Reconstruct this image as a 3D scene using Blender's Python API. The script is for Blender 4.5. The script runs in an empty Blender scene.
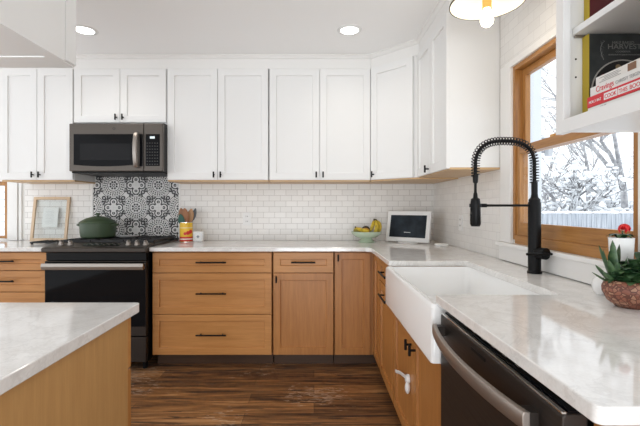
import bpy, bmesh, math, random
from mathutils import Vector, Matrix
R = math.radians
rnd = random.Random(7)
S = bpy.context.scene
COL = S.collection

# ------------------------------------------------------------------ camera, world, light, exposure
cd = bpy.data.cameras.new('camera')
cam = bpy.data.objects.new('camera', cd); COL.objects.link(cam)
cam.location = (0, 0, 1.215); cam.rotation_euler = (R(90), 0, 0)
cd.sensor_width = 36; cd.lens = 403 / 640 * 36
cd.shift_x = 6 / 640; cd.shift_y = -6 / 640
cd.clip_start = .02; cd.clip_end = 300
S.camera = cam
S.view_settings.view_transform = 'Standard'; S.view_settings.look = 'None'
S.view_settings.gamma = 1; S.view_settings.use_curve_mapping = False
S.view_settings.exposure = 0.5
W = bpy.data.worlds.new('sky'); S.world = W; W.use_nodes = True
W.node_tree.nodes['Background'].inputs[0].default_value = (.93, .965, 1, 1)
W.node_tree.nodes['Background'].inputs[1].default_value = 1.35
def lamp(name, kind, loc, energy, col, rot=(0, 0, 0), **kw):
    l = bpy.data.lights.new(name, kind); l.energy = energy; l.color = col
    for k, v in kw.items(): setattr(l, k, v)
    o = bpy.data.objects.new(name, l); COL.objects.link(o); o.location = loc; o.rotation_euler = rot
    return o
# added fill lamp behind the camera, tilted up to brighten ceiling and cabinets
lamp('rear_fill', 'AREA', (.1, -4.2, .3), 110, (.90, .955, 1), (R(118), 0, 0), shape='RECTANGLE', size=3.4, size_y=1.6)
S.cycles.use_denoising = True
S.cycles.max_bounces = 10; S.cycles.diffuse_bounces = 6
S.cycles.sample_clamp_indirect = 6

# ------------------------------------------------------------------ materials
class NT:
    """small expression builder over shader nodes"""
    def __init__(s, m): s.t = m.node_tree; s.n = s.t.nodes
    def node(s, typ, **kw):
        x = s.n.new(typ)
        for k, v in kw.items(): setattr(x, k, v)
        return x
    def put(s, sock, v):
        if isinstance(v, E): s.t.links.new(v.o, sock)
        elif isinstance(v, bpy.types.NodeSocket): s.t.links.new(v, sock)
        else: sock.default_value = v
    def math(s, op, *a):
        x = s.node('ShaderNodeMath', operation=op)
        for i, v in enumerate(a): s.put(x.inputs[i], v)
        return E(s, x.outputs[0])
    def pos(s):
        g = s.node('ShaderNodeNewGeometry'); sp = s.node('ShaderNodeSeparateXYZ')
        s.t.links.new(g.outputs['Position'], sp.inputs[0])
        return [E(s, o) for o in sp.outputs]
    def objpos(s):
        g = s.node('ShaderNodeTexCoord'); sp = s.node('ShaderNodeSeparateXYZ')
        s.t.links.new(g.outputs['Object'], sp.inputs[0])
        return [E(s, o) for o in sp.outputs]
    def vec(s, x, y, z=0.0):
        c = s.node('ShaderNodeCombineXYZ')
        for i, v in enumerate((x, y, z)): s.put(c.inputs[i], v)
        return E(s, c.outputs[0])
    def noise(s, v, scale, detail=3, rough=.5, dist=0):
        x = s.node('ShaderNodeTexNoise'); s.put(x.inputs['Vector'], v)
        x.inputs['Scale'].default_value = scale; x.inputs['Detail'].default_value = detail
        x.inputs['Roughness'].default_value = rough; x.inputs['Distortion'].default_value = dist
        return E(s, x.outputs[0])
    def ramp(s, f, stops):
        x = s.node('ShaderNodeValToRGB'); s.put(x.inputs[0], f)
        e = x.color_ramp.elements
        while len(e) < len(stops): e.new(.5)
        for i, (p, c) in enumerate(stops):
            e[i].position = p; e[i].color = (*c, 1)
        return E(s, x.outputs[0])
    def mix(s, f, a, b, mode='MIX'):
        x = s.node('ShaderNodeMix', data_type='RGBA', blend_type=mode)
        for k, v in ((0, f), (6, a), (7, b)):
            if isinstance(v, tuple) and len(v) == 3: v = (*v, 1)
            s.put(x.inputs[k], v)
        return E(s, x.outputs[2])
    def bump(s, h, strength=.2, dist=.002):
        x = s.node('ShaderNodeBump'); s.put(x.inputs['Height'], h)
        x.inputs['Strength'].default_value = strength; x.inputs['Distance'].default_value = dist
        return E(s, x.outputs[0])
class E:
    def __init__(s, b, o): s.b = b; s.o = o
    def __add__(s, k): return s.b.math('ADD', s, k)
    def __sub__(s, k): return s.b.math('SUBTRACT', s, k)
    def __mul__(s, k): return s.b.math('MULTIPLY', s, k)
    def __truediv__(s, k): return s.b.math('DIVIDE', s, k)
    def lt(s, k): return s.b.math('LESS_THAN', s, k)
    def gt(s, k): return s.b.math('GREATER_THAN', s, k)
    def max(s, k): return s.b.math('MAXIMUM', s, k)
    def min(s, k): return s.b.math('MINIMUM', s, k)
    def abs(s): return s.b.math('ABSOLUTE', s)
    def frac(s): return s.b.math('FRACT', s)
    def sin(s): return s.b.math('SINE', s)

def mat(name, col, rough=.5, metal=0, **kw):
    m = bpy.data.materials.new(name); m.use_nodes = True
    p = m.node_tree.nodes['Principled BSDF']
    p.inputs['Base Color'].default_value = (*col, 1)
    p.inputs['Roughness'].default_value = rough; p.inputs['Metallic'].default_value = metal
    for k, v in kw.items(): p.inputs[k.replace('_', ' ')].default_value = v
    return m
def pm(name, fn, rough=.5, **kw):
    m = mat(name, (.5, .5, .5), rough, **kw); b = NT(m); p = m.node_tree.nodes['Principled BSDF']
    r = fn(b)
    if not isinstance(r, dict): r = {'Base Color': r}
    for k, v in r.items(): b.put(p.inputs[k], v)
    return m
def paint(name, col, rough=.45):
    def f(b):
        x, y, z = b.pos(); n = b.noise(b.vec(x, y, z), 40, 2)
        return {'Base Color': b.mix(n * .04, col, tuple(c * .9 for c in col)), 'Normal': b.bump(n, .03, .001)}
    return pm(name, f, rough)
def wood(name, c0, c1, axis, rough=.4, k=1.0, streak=None):
    """grain runs along axis: 0 x, 1 y, 2 z"""
    def f(b):
        p = b.pos(); sc = [1.0, 1.0, 1.0]; sc[axis] = .07
        v = b.vec(*[p[i] * sc[i] for i in range(3)])
        n1 = b.noise(v, 38 * k, 5, .6, .4); n2 = b.noise(v, 140 * k, 2, .5); n3 = b.noise(b.vec(*p), 2.3, 2)
        q = n1 * .55 + n2 * .2 + n3 * .3
        stops = [(.3, c0), (.72, c1)] if not streak else [(.3, streak), (.45, c0), (.75, c1)]
        return {'Base Color': b.ramp(q, stops), 'Normal': b.bump(n2, .05, .0006)}
    return pm(name, f, rough)
def quartz(b):
    x, y, z = b.pos(); v = b.vec(x, y, z)
    n = b.noise(v, 3.2, 6, .62, 1.6); n2 = b.noise(v, 11, 5, .65, 1.0); n3 = b.noise(v, 160, 2)
    vein = (n - .5).abs().lt(.016) * .3
    c = b.ramp(n2 * .7 + n3 * .3, [(.3, (.70, .68, .655)), (.62, (.84, .83, .81))])
    return b.mix(vein * n2, c, (.42, .40, .38))
def subway(a, mortar=(.50, .475, .45)):
    def f(b):
        p = b.pos(); br = b.node('ShaderNodeTexBrick')
        b.put(br.inputs['Vector'], b.vec(p[a], p[2] - .914))
        br.inputs['Scale'].default_value = 1; br.inputs['Brick Width'].default_value = .1016
        br.inputs['Row Height'].default_value = .0508; br.inputs['Mortar Size'].default_value = .0016
        br.inputs['Mortar Smooth'].default_value = .1; br.inputs['Bias'].default_value = 0
        br.inputs['Color1'].default_value = (.84, .825, .80, 1); br.inputs['Color2'].default_value = (.78, .765, .74, 1)
        br.inputs['Mortar'].default_value = (*mortar, 1)
        inv = b.math('SUBTRACT', 1.0, E(b, br.outputs['Fac']))
        return {'Base Color': E(b, br.outputs['Color']), 'Normal': b.bump(inv, .35, .0015)}
    return f
def ornate(b):
    """black on white encaustic pattern: ringed medallions alternating with four-lobed flowers"""
    x, y, z = b.pos(); P = .404
    u = (x + 1.6096) / P + 10.5; w = (z - 1.2096) / P + 10.5
    def cell(u, w, du, dw):
        a = (u + du).frac() - .5; c = (w + dw).frac() - .5
        return a, c, b.math('SQRT', a * a + c * c)
    def near(o1, o2):
        a1, c1, d1 = cell(u, w, *o1); a2, c2, d2 = cell(u, w, *o2); s = d1.lt(d2)
        i = b.math('SUBTRACT', 1.0, s)
        return a1 * s + a2 * i, c1 * s + c2 * i, d1.min(d2)
    ax, ay, d = near((0, 0), (.5, .5)); bx, by, e = near((.5, 0), (0, .5))
    th = b.math('ARCTAN2', ay, ax)
    def band(d, r0, r1): return d.gt(r0) * d.lt(r1)
    dash = (th * 30).sin().gt(-.1)
    ink = band(d, .128, .142)
    for r0, r1, k, ph in ((.160, .190, 22, 0), (.200, .232, 26, 1)):
        ink = ink.max(band(d, r0, r1) * (th * k + ph).sin().gt(-.2))
    ink = ink.max(band(d, .248, .256)).max(band(d, .283, .296))
    star = d.lt(.118) * ((th * 4).sin().abs() * .10 + .03).gt(d)
    ink = ink.max(star * d.gt(.018) * (d * 105).sin().gt(-.6))
    # four lobes of the flower
    def mn(l):
        r = l[0]
        for q in l[1:]: r = r.min(q)
        return r
    L = .125
    lobes = []
    for px, py in ((L, 0), (-L, 0), (0, L), (0, -L)):
        a = bx - px; c = by - py; lobes.append(b.math('SQRT', a * a + c * c))
    lo = mn(lobes)
    inside = lo.lt(.066).max(e.lt(.085))
    edge = lo.lt(.092) * b.math('SUBTRACT', 1.0, inside)
    heart = lo.lt(.034) * lo.gt(.010) * e.gt(.10)
    # scrolls in the gaps between flower and medallion
    sc = []
    for px, py in ((.155, .155), (-.155, .155), (.155, -.155), (-.155, -.155), (.105, .235), (-.105, .235), (.105, -.235), (-.105, -.235), (.235, .105), (-.235, .105), (.235, -.105), (-.235, -.105), (.215, .215), (-.215, .215), (.285, .285), (-.285, .285)):
        a = bx - px; c = by - py; sc.append(b.math('SQRT', a * a + c * c))
    so = mn(sc)
    swirl = band(so, .020, .050).max(so.lt(.010)) * d.gt(.262)
    out = d.gt(.262)
    ink = ink.max(edge * out).max(heart).max(swirl * b.math('SUBTRACT', 1.0, inside))
    fx = (u * 2).frac(); fz = (w * 2).frac()
    grout = fx.lt(.012).max(fz.lt(.012))
    n = b.noise(b.vec(x, y, z), 60, 2)
    c = b.mix(ink, (.66, .655, .64), (.008, .008, .009))
    return b.mix(grout * .5, c, b.mix(n, (.4, .4, .4), (.5, .5, .5)))
def planks(b):
    x, y, z = b.pos(); br = b.node('ShaderNodeTexBrick')
    b.put(br.inputs['Vector'], b.vec(x, y))
    br.inputs['Scale'].default_value = 1; br.inputs['Brick Width'].default_value = 1.1; br.inputs['Row Height'].default_value = .125
    br.inputs['Mortar Size'].default_value = .0012; br.offset = .37; br.inputs['Bias'].default_value = 0
    br.inputs['Color1'].default_value = (0, 0, 0, 1); br.inputs['Color2'].default_value = (1, 1, 1, 1); br.inputs['Mortar'].default_value = (.3, .3, .3, 1)
    sh = E(b, br.outputs['Color'])
    row = b.math('FLOOR', y / .125)
    g = b.noise(b.vec(x * .55 + row * 3.7, y * 9, row), 3.0, 6, .62, 1.2)
    g2 = b.noise(b.vec(x * 1.5 + row * 1.3, y * 26, row * 2), 3.5, 4, .6, .5)
    q = g * .62 + g2 * .3 + sh * .14 - .03
    c = b.ramp(q, [(.34, (.03, .016, .01)), (.44, (.15, .07, .03)), (.54, (.30, .138, .048)), (.68, (.52, .285, .125))])
    d = b.noise(b.vec(x * .8, y * 14 + 5, 3.0), 2.6, 3, .5, .6)
    c = b.mix(d.gt(.60) * .8, c, (.035, .027, .026))
    d2 = b.noise(b.vec(x * .6 + row * 2.1, y * 34, 7.0), 2.4, 3, .5, .3)
    c = b.mix(d2.gt(.66) * .85, c, (.018, .012, .010))
    d3 = b.noise(b.vec(x * 5, y * 24, 11.0), 3.0, 3, .6, .5) * b.noise(b.vec(x, y, 4.0), 2.2, 2)
    c = b.mix(d3.gt(.345) * .45, c, (.55, .42, .31))
    gap = E(b, br.outputs['Fac'])
    c = b.mix(gap * .8, c, (.02, .012, .008))
    return {'Base Color': c, 'Normal': b.bump(g2, .15, .002), 'Roughness': g2 * .25 + .28}
def pebbles(b):
    x, y, z = b.objpos(); vo = b.node('ShaderNodeTexVoronoi', feature='DISTANCE_TO_EDGE')
    b.put(vo.inputs['Vector'], b.vec(x, y, z)); vo.inputs['Scale'].default_value = 80
    v2 = b.node('ShaderNodeTexVoronoi'); b.put(v2.inputs['Vector'], b.vec(x, y, z)); v2.inputs['Scale'].default_value = 80
    d = E(b, vo.outputs['Distance']); sp = b.node('ShaderNodeSeparateColor'); b.t.links.new(v2.outputs['Color'], sp.inputs[0])
    c = b.ramp(E(b, sp.outputs[0]), [(0, (.19, .06, .036)), (.5, (.28, .105, .062)), (1, (.42, .24, .15))])
    c = b.mix(d.lt(.08), c, (.12, .04, .025))
    return {'Base Color': c, 'Normal': b.bump(d.min(.25), .7, .004)}
def leafmat(name, c0, c1, sc=60):
    def f(b):
        x, y, z = b.objpos(); n = b.noise(b.vec(x, y, z), sc, 3)
        return b.ramp(n, [(.35, c0), (.7, c1)])
    return pm(name, f, .42)
def brushed(name, col, rough, metal=.9, axis=2):
    def f(b):
        p = b.pos(); sc = [1.0, 1.0, 1.0]; sc[axis] = .02
        n = b.noise(b.vec(*[p[i] * sc[i] for i in range(3)]), 300, 2)
        return {'Roughness': n * .15 + rough, 'Base Color': b.mix(n * .3, col, tuple(c * .8 for c in col))}
    return pm(name, f, rough, metal=metal)
def twigmat(b):
    x, y, z = b.pos(); n = b.noise(b.vec(x, y, z), 5, 4)
    return b.ramp(n, [(.42, (.13, .13, .135)), (.6, (.7, .71, .72))])

M = dict(
    white=paint('white_cabinet_paint', (.80, .797, .785), .38),
    trim=paint('white_trim_paint', (.80, .79, .77), .4),
    ceil=paint('ceiling_paint', (.93, .93, .925), .7),
    wall=paint('wall_paint', (.78, .77, .74), .7),
    maple_v=wood('maple_vertical', (.33, .125, .028), (.52, .23, .064), 2),
    maple_x=wood('maple_across', (.40, .165, .040), (.59, .28, .088), 0),
    maple_y=wood('maple_deep', (.33, .14, .036), (.45, .21, .062), 1),
    raw=wood('raw_plywood', (.50, .31, .15), (.66, .44, .23), 0),
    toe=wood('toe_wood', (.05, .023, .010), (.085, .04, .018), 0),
    island=wood('island_veneer', (.43, .23, .08), (.56, .32, .125), 2, .45, 1.6),
    oak_z=wood('oak_upright', (.33, .145, .036), (.53, .265, .085), 2, .35, 1.2, (.19, .075, .018)),
    oak_y=wood('oak_level', (.33, .145, .036), (.53, .265, .085), 1, .35, 1.2, (.19, .075, .018)),
    quartz=pm('white_quartz', quartz, .07),
    tile_x=pm('subway_tile_back', subway(0), .32),
    tile_y=pm('subway_tile_side', subway(1, (.71, .69, .67)), .18),
    ornate=pm('ornate_tile', ornate, .4),
    floor=pm('floor_planks', planks, .4),
    slate=brushed('slate_steel', (.115, .10, .088), .36, .8, 0),
    slate_p=brushed('panel_slate', (.065, .055, .048), .34, .8, 0),
    slate_d=brushed('dark_slate_steel', (.04, .031, .026), .36, .6, 1),
    steel=brushed('brushed_steel', (.36, .325, .295), .32, 1, 0),
    steel_y=brushed('brushed_steel_bar', (.36, .31, .275), .34, .9, 1),
    chrome=mat('chrome', (.75, .74, .72), .15, 1),
    glassblk=mat('black_glass', (.005, .005, .006), .05, 0, Specular_IOR_Level=.1),
    blk=mat('matte_black', (.004, .004, .0045), .42, 0, Specular_IOR_Level=.18),
    iron=mat('cast_iron', (.016, .016, .017), .6, 0),
    brass=mat('brass', (.62, .36, .13), .28, 1),
    ceramic=mat('white_ceramic', (.90, .90, .89), .12, 0),
    plastic=mat('white_plastic', (.80, .80, .79), .35, 0),
    green=mat('sage_green_enamel', (.045, .075, .038), .42, 0),
    mint=mat('pale_green_glaze', (.50, .60, .46), .25, 0),
    black_in=mat('dark_recess', (.01, .01, .01), .8, 0),
    gasket=mat('dark_gasket', (.02, .02, .02), .6, 0),
)
def emit(name, col, k):
    m = mat(name, col, .5); p = m.node_tree.nodes['Principled BSDF']
    p.inputs['Emission Color'].default_value = (*col, 1); p.inputs['Emission Strength'].default_value = k
    return m
M['bulb'] = emit('lit_bulb', (1, .88, .68), 7)
M['lens'] = emit('lit_lens', (1, .98, .95), 4)
def glass(name, tint=(1, 1, 1)):
    m = bpy.data.materials.new(name); m.use_nodes = True; t = m.node_tree; t.nodes.clear()
    o = t.nodes.new('ShaderNodeOutputMaterial'); mx = t.nodes.new('ShaderNodeMixShader')
    tr = t.nodes.new('ShaderNodeBsdfTransparent'); gl = t.nodes.new('ShaderNodeBsdfGlossy'); fr = t.nodes.new('ShaderNodeFresnel')
    tr.inputs[0].default_value = (*tint, 1); gl.inputs['Roughness'].default_value = .02; fr.inputs[0].default_value = 1.35
    ge = t.nodes.new('ShaderNodeNewGeometry'); mu = t.nodes.new('ShaderNodeMath'); mu.operation = 'MULTIPLY'; iv = t.nodes.new('ShaderNodeMath'); iv.operation = 'SUBTRACT'; iv.inputs[0].default_value = 1
    t.links.new(ge.outputs['Backfacing'], iv.inputs[1]); t.links.new(iv.outputs[0], mu.inputs[0]); t.links.new(fr.outputs[0], mu.inputs[1])
    t.links.new(mu.outputs[0], mx.inputs[0]); t.links.new(tr.outputs[0], mx.inputs[1]); t.links.new(gl.outputs[0], mx.inputs[2])
    t.links.new(mx.outputs[0], o.inputs[0]); return m
M['pane'] = glass('window_glass', (.97, .98, .99))

# ------------------------------------------------------------------ mesh helpers
V = Vector
def box(bm, x0, x1, y0, y1, z0, z1, mx=None):
    vs = [bm.verts.new((x, y, z)) for x in (x0, x1) for y in (y0, y1) for z in (z0, z1)]
    for f in ((0, 1, 3, 2), (4, 6, 7, 5), (0, 4, 5, 1), (2, 3, 7, 6), (0, 2, 6, 4), (1, 5, 7, 3)):
        bm.faces.new([vs[i] for i in f])
    if mx: bmesh.ops.transform(bm, matrix=mx, verts=vs)
    return vs
def prism(bm, pts, d, axis=2):
    """extrude polygon pts (2D) along axis over the range d=(a,b)"""
    def co(p, t): return {2: (p[0], p[1], t), 1: (p[0], t, p[1]), 0: (t, p[0], p[1])}[axis]
    a = [bm.verts.new(co(p, d[0])) for p in pts]; c = [bm.verts.new(co(p, d[1])) for p in pts]
    n = len(pts); bm.faces.new(a[::-1]); bm.faces.new(c)
    for i in range(n): bm.faces.new((a[i], a[(i + 1) % n], c[(i + 1) % n], c[i]))
    return a + c
def frame_of(t):
    t = t.normalized(); u = t.orthogonal().normalized(); return u, t.cross(u).normalized()
def tube(bm, path, r, n=10, caps=True):
    path = [V(p) for p in path]; rs = r if isinstance(r, (list, tuple)) else [r] * len(path)
    rings = []; u = None
    for i, p in enumerate(path):
        t = (path[min(i + 1, len(path) - 1)] - path[max(i - 1, 0)]).normalized()
        if u is None: u, v = frame_of(t)
        else:
            u = (u - t * u.dot(t)).normalized(); v = t.cross(u)
        rings.append([bm.verts.new(p + (u * math.cos(a) + v * math.sin(a)) * rs[i]) for a in [2 * math.pi * k / n for k in range(n)]])
    for a, c in zip(rings, rings[1:]):
        for k in range(n): bm.faces.new((a[k], a[(k + 1) % n], c[(k + 1) % n], c[k]))
    if caps: bm.faces.new(rings[0][::-1]); bm.faces.new(rings[-1])
def lathe(bm, prof, c=(0, 0, 0), n=32, sx=1, sy=1, axis=None):
    """revolve (r,z) profile; r=0 ends close"""
    rows = []; before = set(bm.verts)
    for r, z in prof:
        if r <= 1e-6: rows.append([bm.verts.new((0, 0, z))])
        else: rows.append([bm.verts.new((r * sx * math.cos(2 * math.pi * k / n), r * sy * math.sin(2 * math.pi * k / n), z)) for k in range(n)])
    for a, b in zip(rows, rows[1:]):
        for k in range(n):
            k2 = (k + 1) % n
            if len(a) == 1 and len(b) == 1: continue
            if len(a) == 1: bm.faces.new((a[0], b[k2], b[k]))
            elif len(b) == 1: bm.faces.new((a[k], a[k2], b[0]))
            else: bm.faces.new((a[k], a[k2], b[k2], b[k]))
    new = [v for v in bm.verts if v not in before]
    m = Matrix.Translation(V(c))
    if axis is not None: m = m @ V((0, 0, 1)).rotation_difference(V(axis)).to_matrix().to_4x4()
    bmesh.ops.transform(bm, matrix=m, verts=new)
    return new
def cyl(bm, p0, p1, r, n=20):
    p0, p1 = V(p0), V(p1); h = (p1 - p0).length
    return lathe(bm, [(0, 0), (r, 0), (r, h), (0, h)], p0, n, axis=(p1 - p0))
def ball(bm, c, r, sx=1, sy=1, sz=1, n=20):
    prof = [(r * math.sin(math.pi * i / 10), -r * sz * math.cos(math.pi * i / 10)) for i in range(11)]
    prof[0] = (0, -r * sz); prof[-1] = (0, r * sz)
    return lathe(bm, prof, c, n, sx, sy)
def wloc(o):
    p = V((0, 0, 0))
    while o: p += o.location; o = o.parent
    return p
def obj(name, bm, m, parent=None, bev=0, smooth=None, local=False, origin=None, seg=2):
    """link one mesh; coordinates given in world space unless local"""
    bmesh.ops.recalc_face_normals(bm, faces=bm.faces)
    me = bpy.data.meshes.new(name)
    off = V((0, 0, 0)) if local else wloc(parent)
    if parent is None:
        if origin is None:
            xs = [v.co for v in bm.verts]
            origin = ((min(v.x for v in xs) + max(v.x for v in xs)) / 2, (min(v.y for v in xs) + max(v.y for v in xs)) / 2, min(v.z for v in xs))
        off = V(origin)
    if off.length: bmesh.ops.translate(bm, vec=-off, verts=bm.verts)
    bm.to_mesh(me); bm.free()
    ms = m if isinstance(m, (list, tuple)) else [m]
    for q in ms: me.materials.append(q)
    o = bpy.data.objects.new(name, me); COL.objects.link(o)
    if parent: o.parent = parent
    else: o.location = off
    if smooth is not None:
        for p in me.polygons: p.use_smooth = True
        me.set_sharp_from_angle(angle=R(smooth))
    if bev:
        b = o.modifiers.new('edge', 'BEVEL'); b.width = bev; b.segments = seg; b.limit_method = 'ANGLE'; b.angle_limit = R(40)
    return o
def BM(): return bmesh.new()
def bx(name, dims, m, parent=None, bev=.0015, **kw):
    bm = BM(); box(bm, *dims); return obj(name, bm, m, parent, bev, **kw)
def tag(o, label, cat, group=None):
    o['label'] = label; o['category'] = cat
    if group: o['group'] = group
    return o
def thing(name, label, cat, loc, group=None, rz=0):
    o = bpy.data.objects.new(name, None); COL.objects.link(o); o.location = loc; o.rotation_euler.z = rz
    o.empty_display_size = .05
    return tag(o, label, cat, group)
def struct(o): o['kind'] = 'structure'; return o
def sbox(name, dims, m, parent=None, bev=0):
    o = bx(name, dims, m, parent, bev)
    return struct(o)
def lettering(name, s, size, m, parent, mx, width=None, align='LEFT'):
    cu = bpy.data.curves.new('t', 'FONT'); cu.body = s; cu.size = size; cu.extrude = .0003; cu.align_x = align
    t = bpy.data.objects.new('t', cu); COL.objects.link(t)
    bpy.context.view_layer.update()
    me = bpy.data.meshes.new_from_object(t.evaluated_get(bpy.context.evaluated_depsgraph_get()))
    COL.objects.unlink(t); bpy.data.objects.remove(t); bpy.data.curves.remove(cu)
    if width:
        w = max(v.co.x for v in me.vertices) - min(v.co.x for v in me.vertices)
        me.transform(Matrix.Diagonal((width / w, 1, 1, 1)))
    me.transform(mx if parent is None else Matrix.Translation(-wloc(parent)) @ mx)
    me.materials.clear(); me.materials.append(m); me.name = name
    o = bpy.data.objects.new(name, me); COL.objects.link(o); o.parent = parent
    return o
def slab(O, U, N, w, h, t=.02, fw=.055, rec=.011):
    """shaker front: O lower corner of the front face, U along width, N outward"""
    bm = BM(); O, U, N, Z = V(O), V(U).normalized(), V(N).normalized(), V((0, 0, 1))
    def q(u, v, n): return bm.verts.new(O + U * u + Z * v + N * n)
    def ring(a, n): return [q(a, a, n), q(w - a, a, n), q(w - a, h - a, n), q(a, h - a, n)]
    r = [ring(0, -t), ring(0, 0), ring(fw, 0), ring(fw + .002, -rec)]
    bm.faces.new(r[0][::-1]); bm.faces.new(r[3])
    for a, c in zip(r, r[1:]):
        for i in range(4): bm.faces.new((a[i], a[(i + 1) % 4], c[(i + 1) % 4], c[i]))
    return bm
def front(name, parent, O, U, N, w, h, m, fw=.055):
    return obj(name, slab(O, U, N, w, h, fw=fw), m, parent, .0014)
def knob(parent, P, N, up=True):
    """small black T-bar knob"""
    bm = BM(); P, N = V(P), V(N).normalized(); Q = P + N * .026
    cyl(bm, P - N * .001, Q, .0055, 10)
    T = V((0, 0, 1)) if up else N.cross(V((0, 0, 1)))
    tube(bm, [Q - T * .024, Q + T * .024], .0062, 10)
    return obj('knob', bm, M['blk'], parent, 0, 40)
def pull(parent, P, U, N, L=.22):
    bm = BM(); P, U, N = V(P), V(U).normalized(), V(N).normalized(); Q = P + N * .032
    tube(bm, [Q - U * L / 2, Q + U * L / 2], .0058, 10)
    for s in (-1, 1): cyl(bm, P + U * s * (L / 2 - .03) - N * .001, Q + U * s * (L / 2 - .03), .005, 10)
    return obj('handle', bm, M['blk'], parent, 0, 40)

WX, WY, CZ = 1.08, 3.65, 2.463          # right wall, back wall, ceiling
# ------------------------------------------------------------------ room shell
sbox('floor', (-3.9, 1.18, -2.0, 3.8, -.06, 0), M['floor'])
sbox('ceiling', (-3.9, 1.18, -2.0, 3.8, CZ, CZ + .1), M['ceil'])
W1 = (1.32, 2.178, 1.04, 1.97)          # right window opening y0 y1 z0 z1
W2 = (-3.35, -2.765, .93, 1.445)        # left window opening x0 x1 z0 z1
bm = BM()
box(bm, WX, WX + .08, -2.0, W1[0], 0, CZ); box(bm, WX, WX + .08, W1[1], WY + .15, 0, CZ)
box(bm, WX, WX + .08, W1[0], W1[1], 0, W1[2]); box(bm, WX, WX + .08, W1[0], W1[1], W1[3], CZ)
struct(obj('wall_right', bm, M['tile_y']))
bm = BM()
box(bm, -3.9, W2[0], WY, WY + .15, 0, CZ); box(bm, W2[1], WX, WY, WY + .15, 0, CZ)
box(bm, W2[0], W2[1], WY, WY + .15, 0, W2[2]); box(bm, W2[0], W2[1], WY, WY + .15, W2[3], CZ)
wb = struct(obj('wall_back', bm, M['wall']))
bm = BM(); box(bm, -2.614, -2.012, WY - .006, WY, .9, 1.6); box(bm, -1.205, WX, WY - .006, WY, .9, 1.6)
struct(obj('subway_tile', bm, M['tile_x'], wb))
bm = BM(); box(bm, -1.997, -1.22, WY - .007, WY, .9, 1.6)
struct(obj('patterned_tile', bm, M['ornate'], wb))
bm = BM()
for x in (-2.012, -1.22): box(bm, x, x + .015, WY - .011, WY, .914, 1.6)
struct(obj('tile_edge', bm, M['trim'], wb))

# frieze and crown above the wall cabinets
def sweep(prof, path):
    bm = BM(); rows = []; n = len(path)
    for i, p in enumerate(path):
        p = V((*p, 0)); d = []
        if i > 0: d.append((p - V((*path[i - 1], 0))).normalized())
        if i < n - 1: d.append((V((*path[i + 1], 0)) - p).normalized())
        nn = [V((t.y, -t.x, 0)) for t in d]
        m = sum(nn, V((0, 0, 0))).normalized(); m /= max(.3, m.dot(nn[0]))
        rows.append([bm.verts.new(p + m * o + V((0, 0, z))) for o, z in prof])
    k = len(prof)
    for a, c in zip(rows, rows[1:]):
        for j in range(k): bm.faces.new((a[j], a[(j + 1) % k], c[(j + 1) % k], c[j]))
    bm.faces.new(rows[0]); bm.faces.new(rows[-1][::-1])
    return bm
FACE = [(-2.62, 3.32), (.47, 3.32), (.785, 3.005), (.785, 2.335)]
bm = sweep([(-.02, 2.352), (.004, 2.352), (.004, 2.432), (.012, 2.437), (.022, 2.453), (.03, 2.456), (.03, CZ), (-.02, CZ)], FACE)
struct(obj('trim_1', bm, M['trim'], None, .001))

# right window: casing, jambs, two sashes, panes
y0, y1, z0, z1 = W1
bm = BM(); pr_ = [(y0 - .062, z0 - .02), (y0, z0 - .02), (y0, z1), (y1, z1), (y1, z0 - .02), (y1 + .066, z0 - .02), (y1 + .066, z1 + .035), (y0 - .062, z1 + .035)]
prism(bm, pr_, (WX - .02, WX - .0005), 0)
win = struct(obj('window_1', bm, M['trim'], None, .002))
bm = BM(); box(bm, WX - .012, WX - .0005, y1 + .067, y1 + .135, z0 - .02, z1 + .035); struct(obj('window_casing', bm, M['trim'], win, .002))
bm = BM(); box(bm, WX - .034, WX - .0005, y0 - .075, y1 + .15, z0 - .042, z0 - .021); struct(obj('window_stool', bm, M['trim'], win, .003))
bm = BM(); box(bm, WX - .02, WX - .0005, y0 - .062, y1 + .135, .918, z0 - .043); struct(obj('window_apron', bm, M['trim'], win, .003))
bm = BM()
box(bm, WX - .005, WX + .066, y1 - .02, y1, z0, z1); box(bm, WX - .005, WX + .066, y0, y0 + .036, z0, z1)
struct(obj('window_jamb', bm, M['oak_z'], win, .0015))
bm = BM()
box(bm, WX - .005, WX + .066, y0 + .036, y1 - .02, z0 - .02, z0 + .025); box(bm, WX - .005, WX + .066, y0 + .036, y1 - .02, z1 - .022, z1)
struct(obj('window_frame', bm, M['oak_y'], win, .0015))
def sash(x0, x1, a, b, c, d, s, bot, top):
    bm = BM(); box(bm, x0, x1, b - s, b, c, d); box(bm, x0, x1, a, a + s * .4, c, d)
    o = struct(obj('window_sash', bm, M['oak_z'], win, .002))
    bm = BM(); box(bm, x0, x1, a + s * .4, b - s, c, c + bot); box(bm, x0, x1, a + s * .4, b - s, d - top, d)
    struct(obj('window_rail', bm, M['oak_y'], o, .002))
    bm = BM(); box(bm, (x0 + x1) / 2 - .003, (x0 + x1) / 2 + .003, a + s * .3, b - s * .9, c + bot * .9, d - top * .9)
    struct(obj('window_pane', bm, M['pane'], o))
sash(WX + .004, WX + .032, y0 + .036, y1 - .02, z0 + .025, 1.537, .034, .068, .042)
sash(WX + .035, WX + .062, y0 + .036, y1 - .02, 1.495, z1 - .022, .032, .042, .036)
bm = BM(); box(bm, WX + .008, WX + .028, 1.83, 1.86, 1.5372, 1.549); cyl(bm, (WX + .018, 1.79, 1.5445), (WX + .018, 1.86, 1.5445), .006, 10)
struct(obj('window_latch', bm, M['brass'], win, .001))

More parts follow.
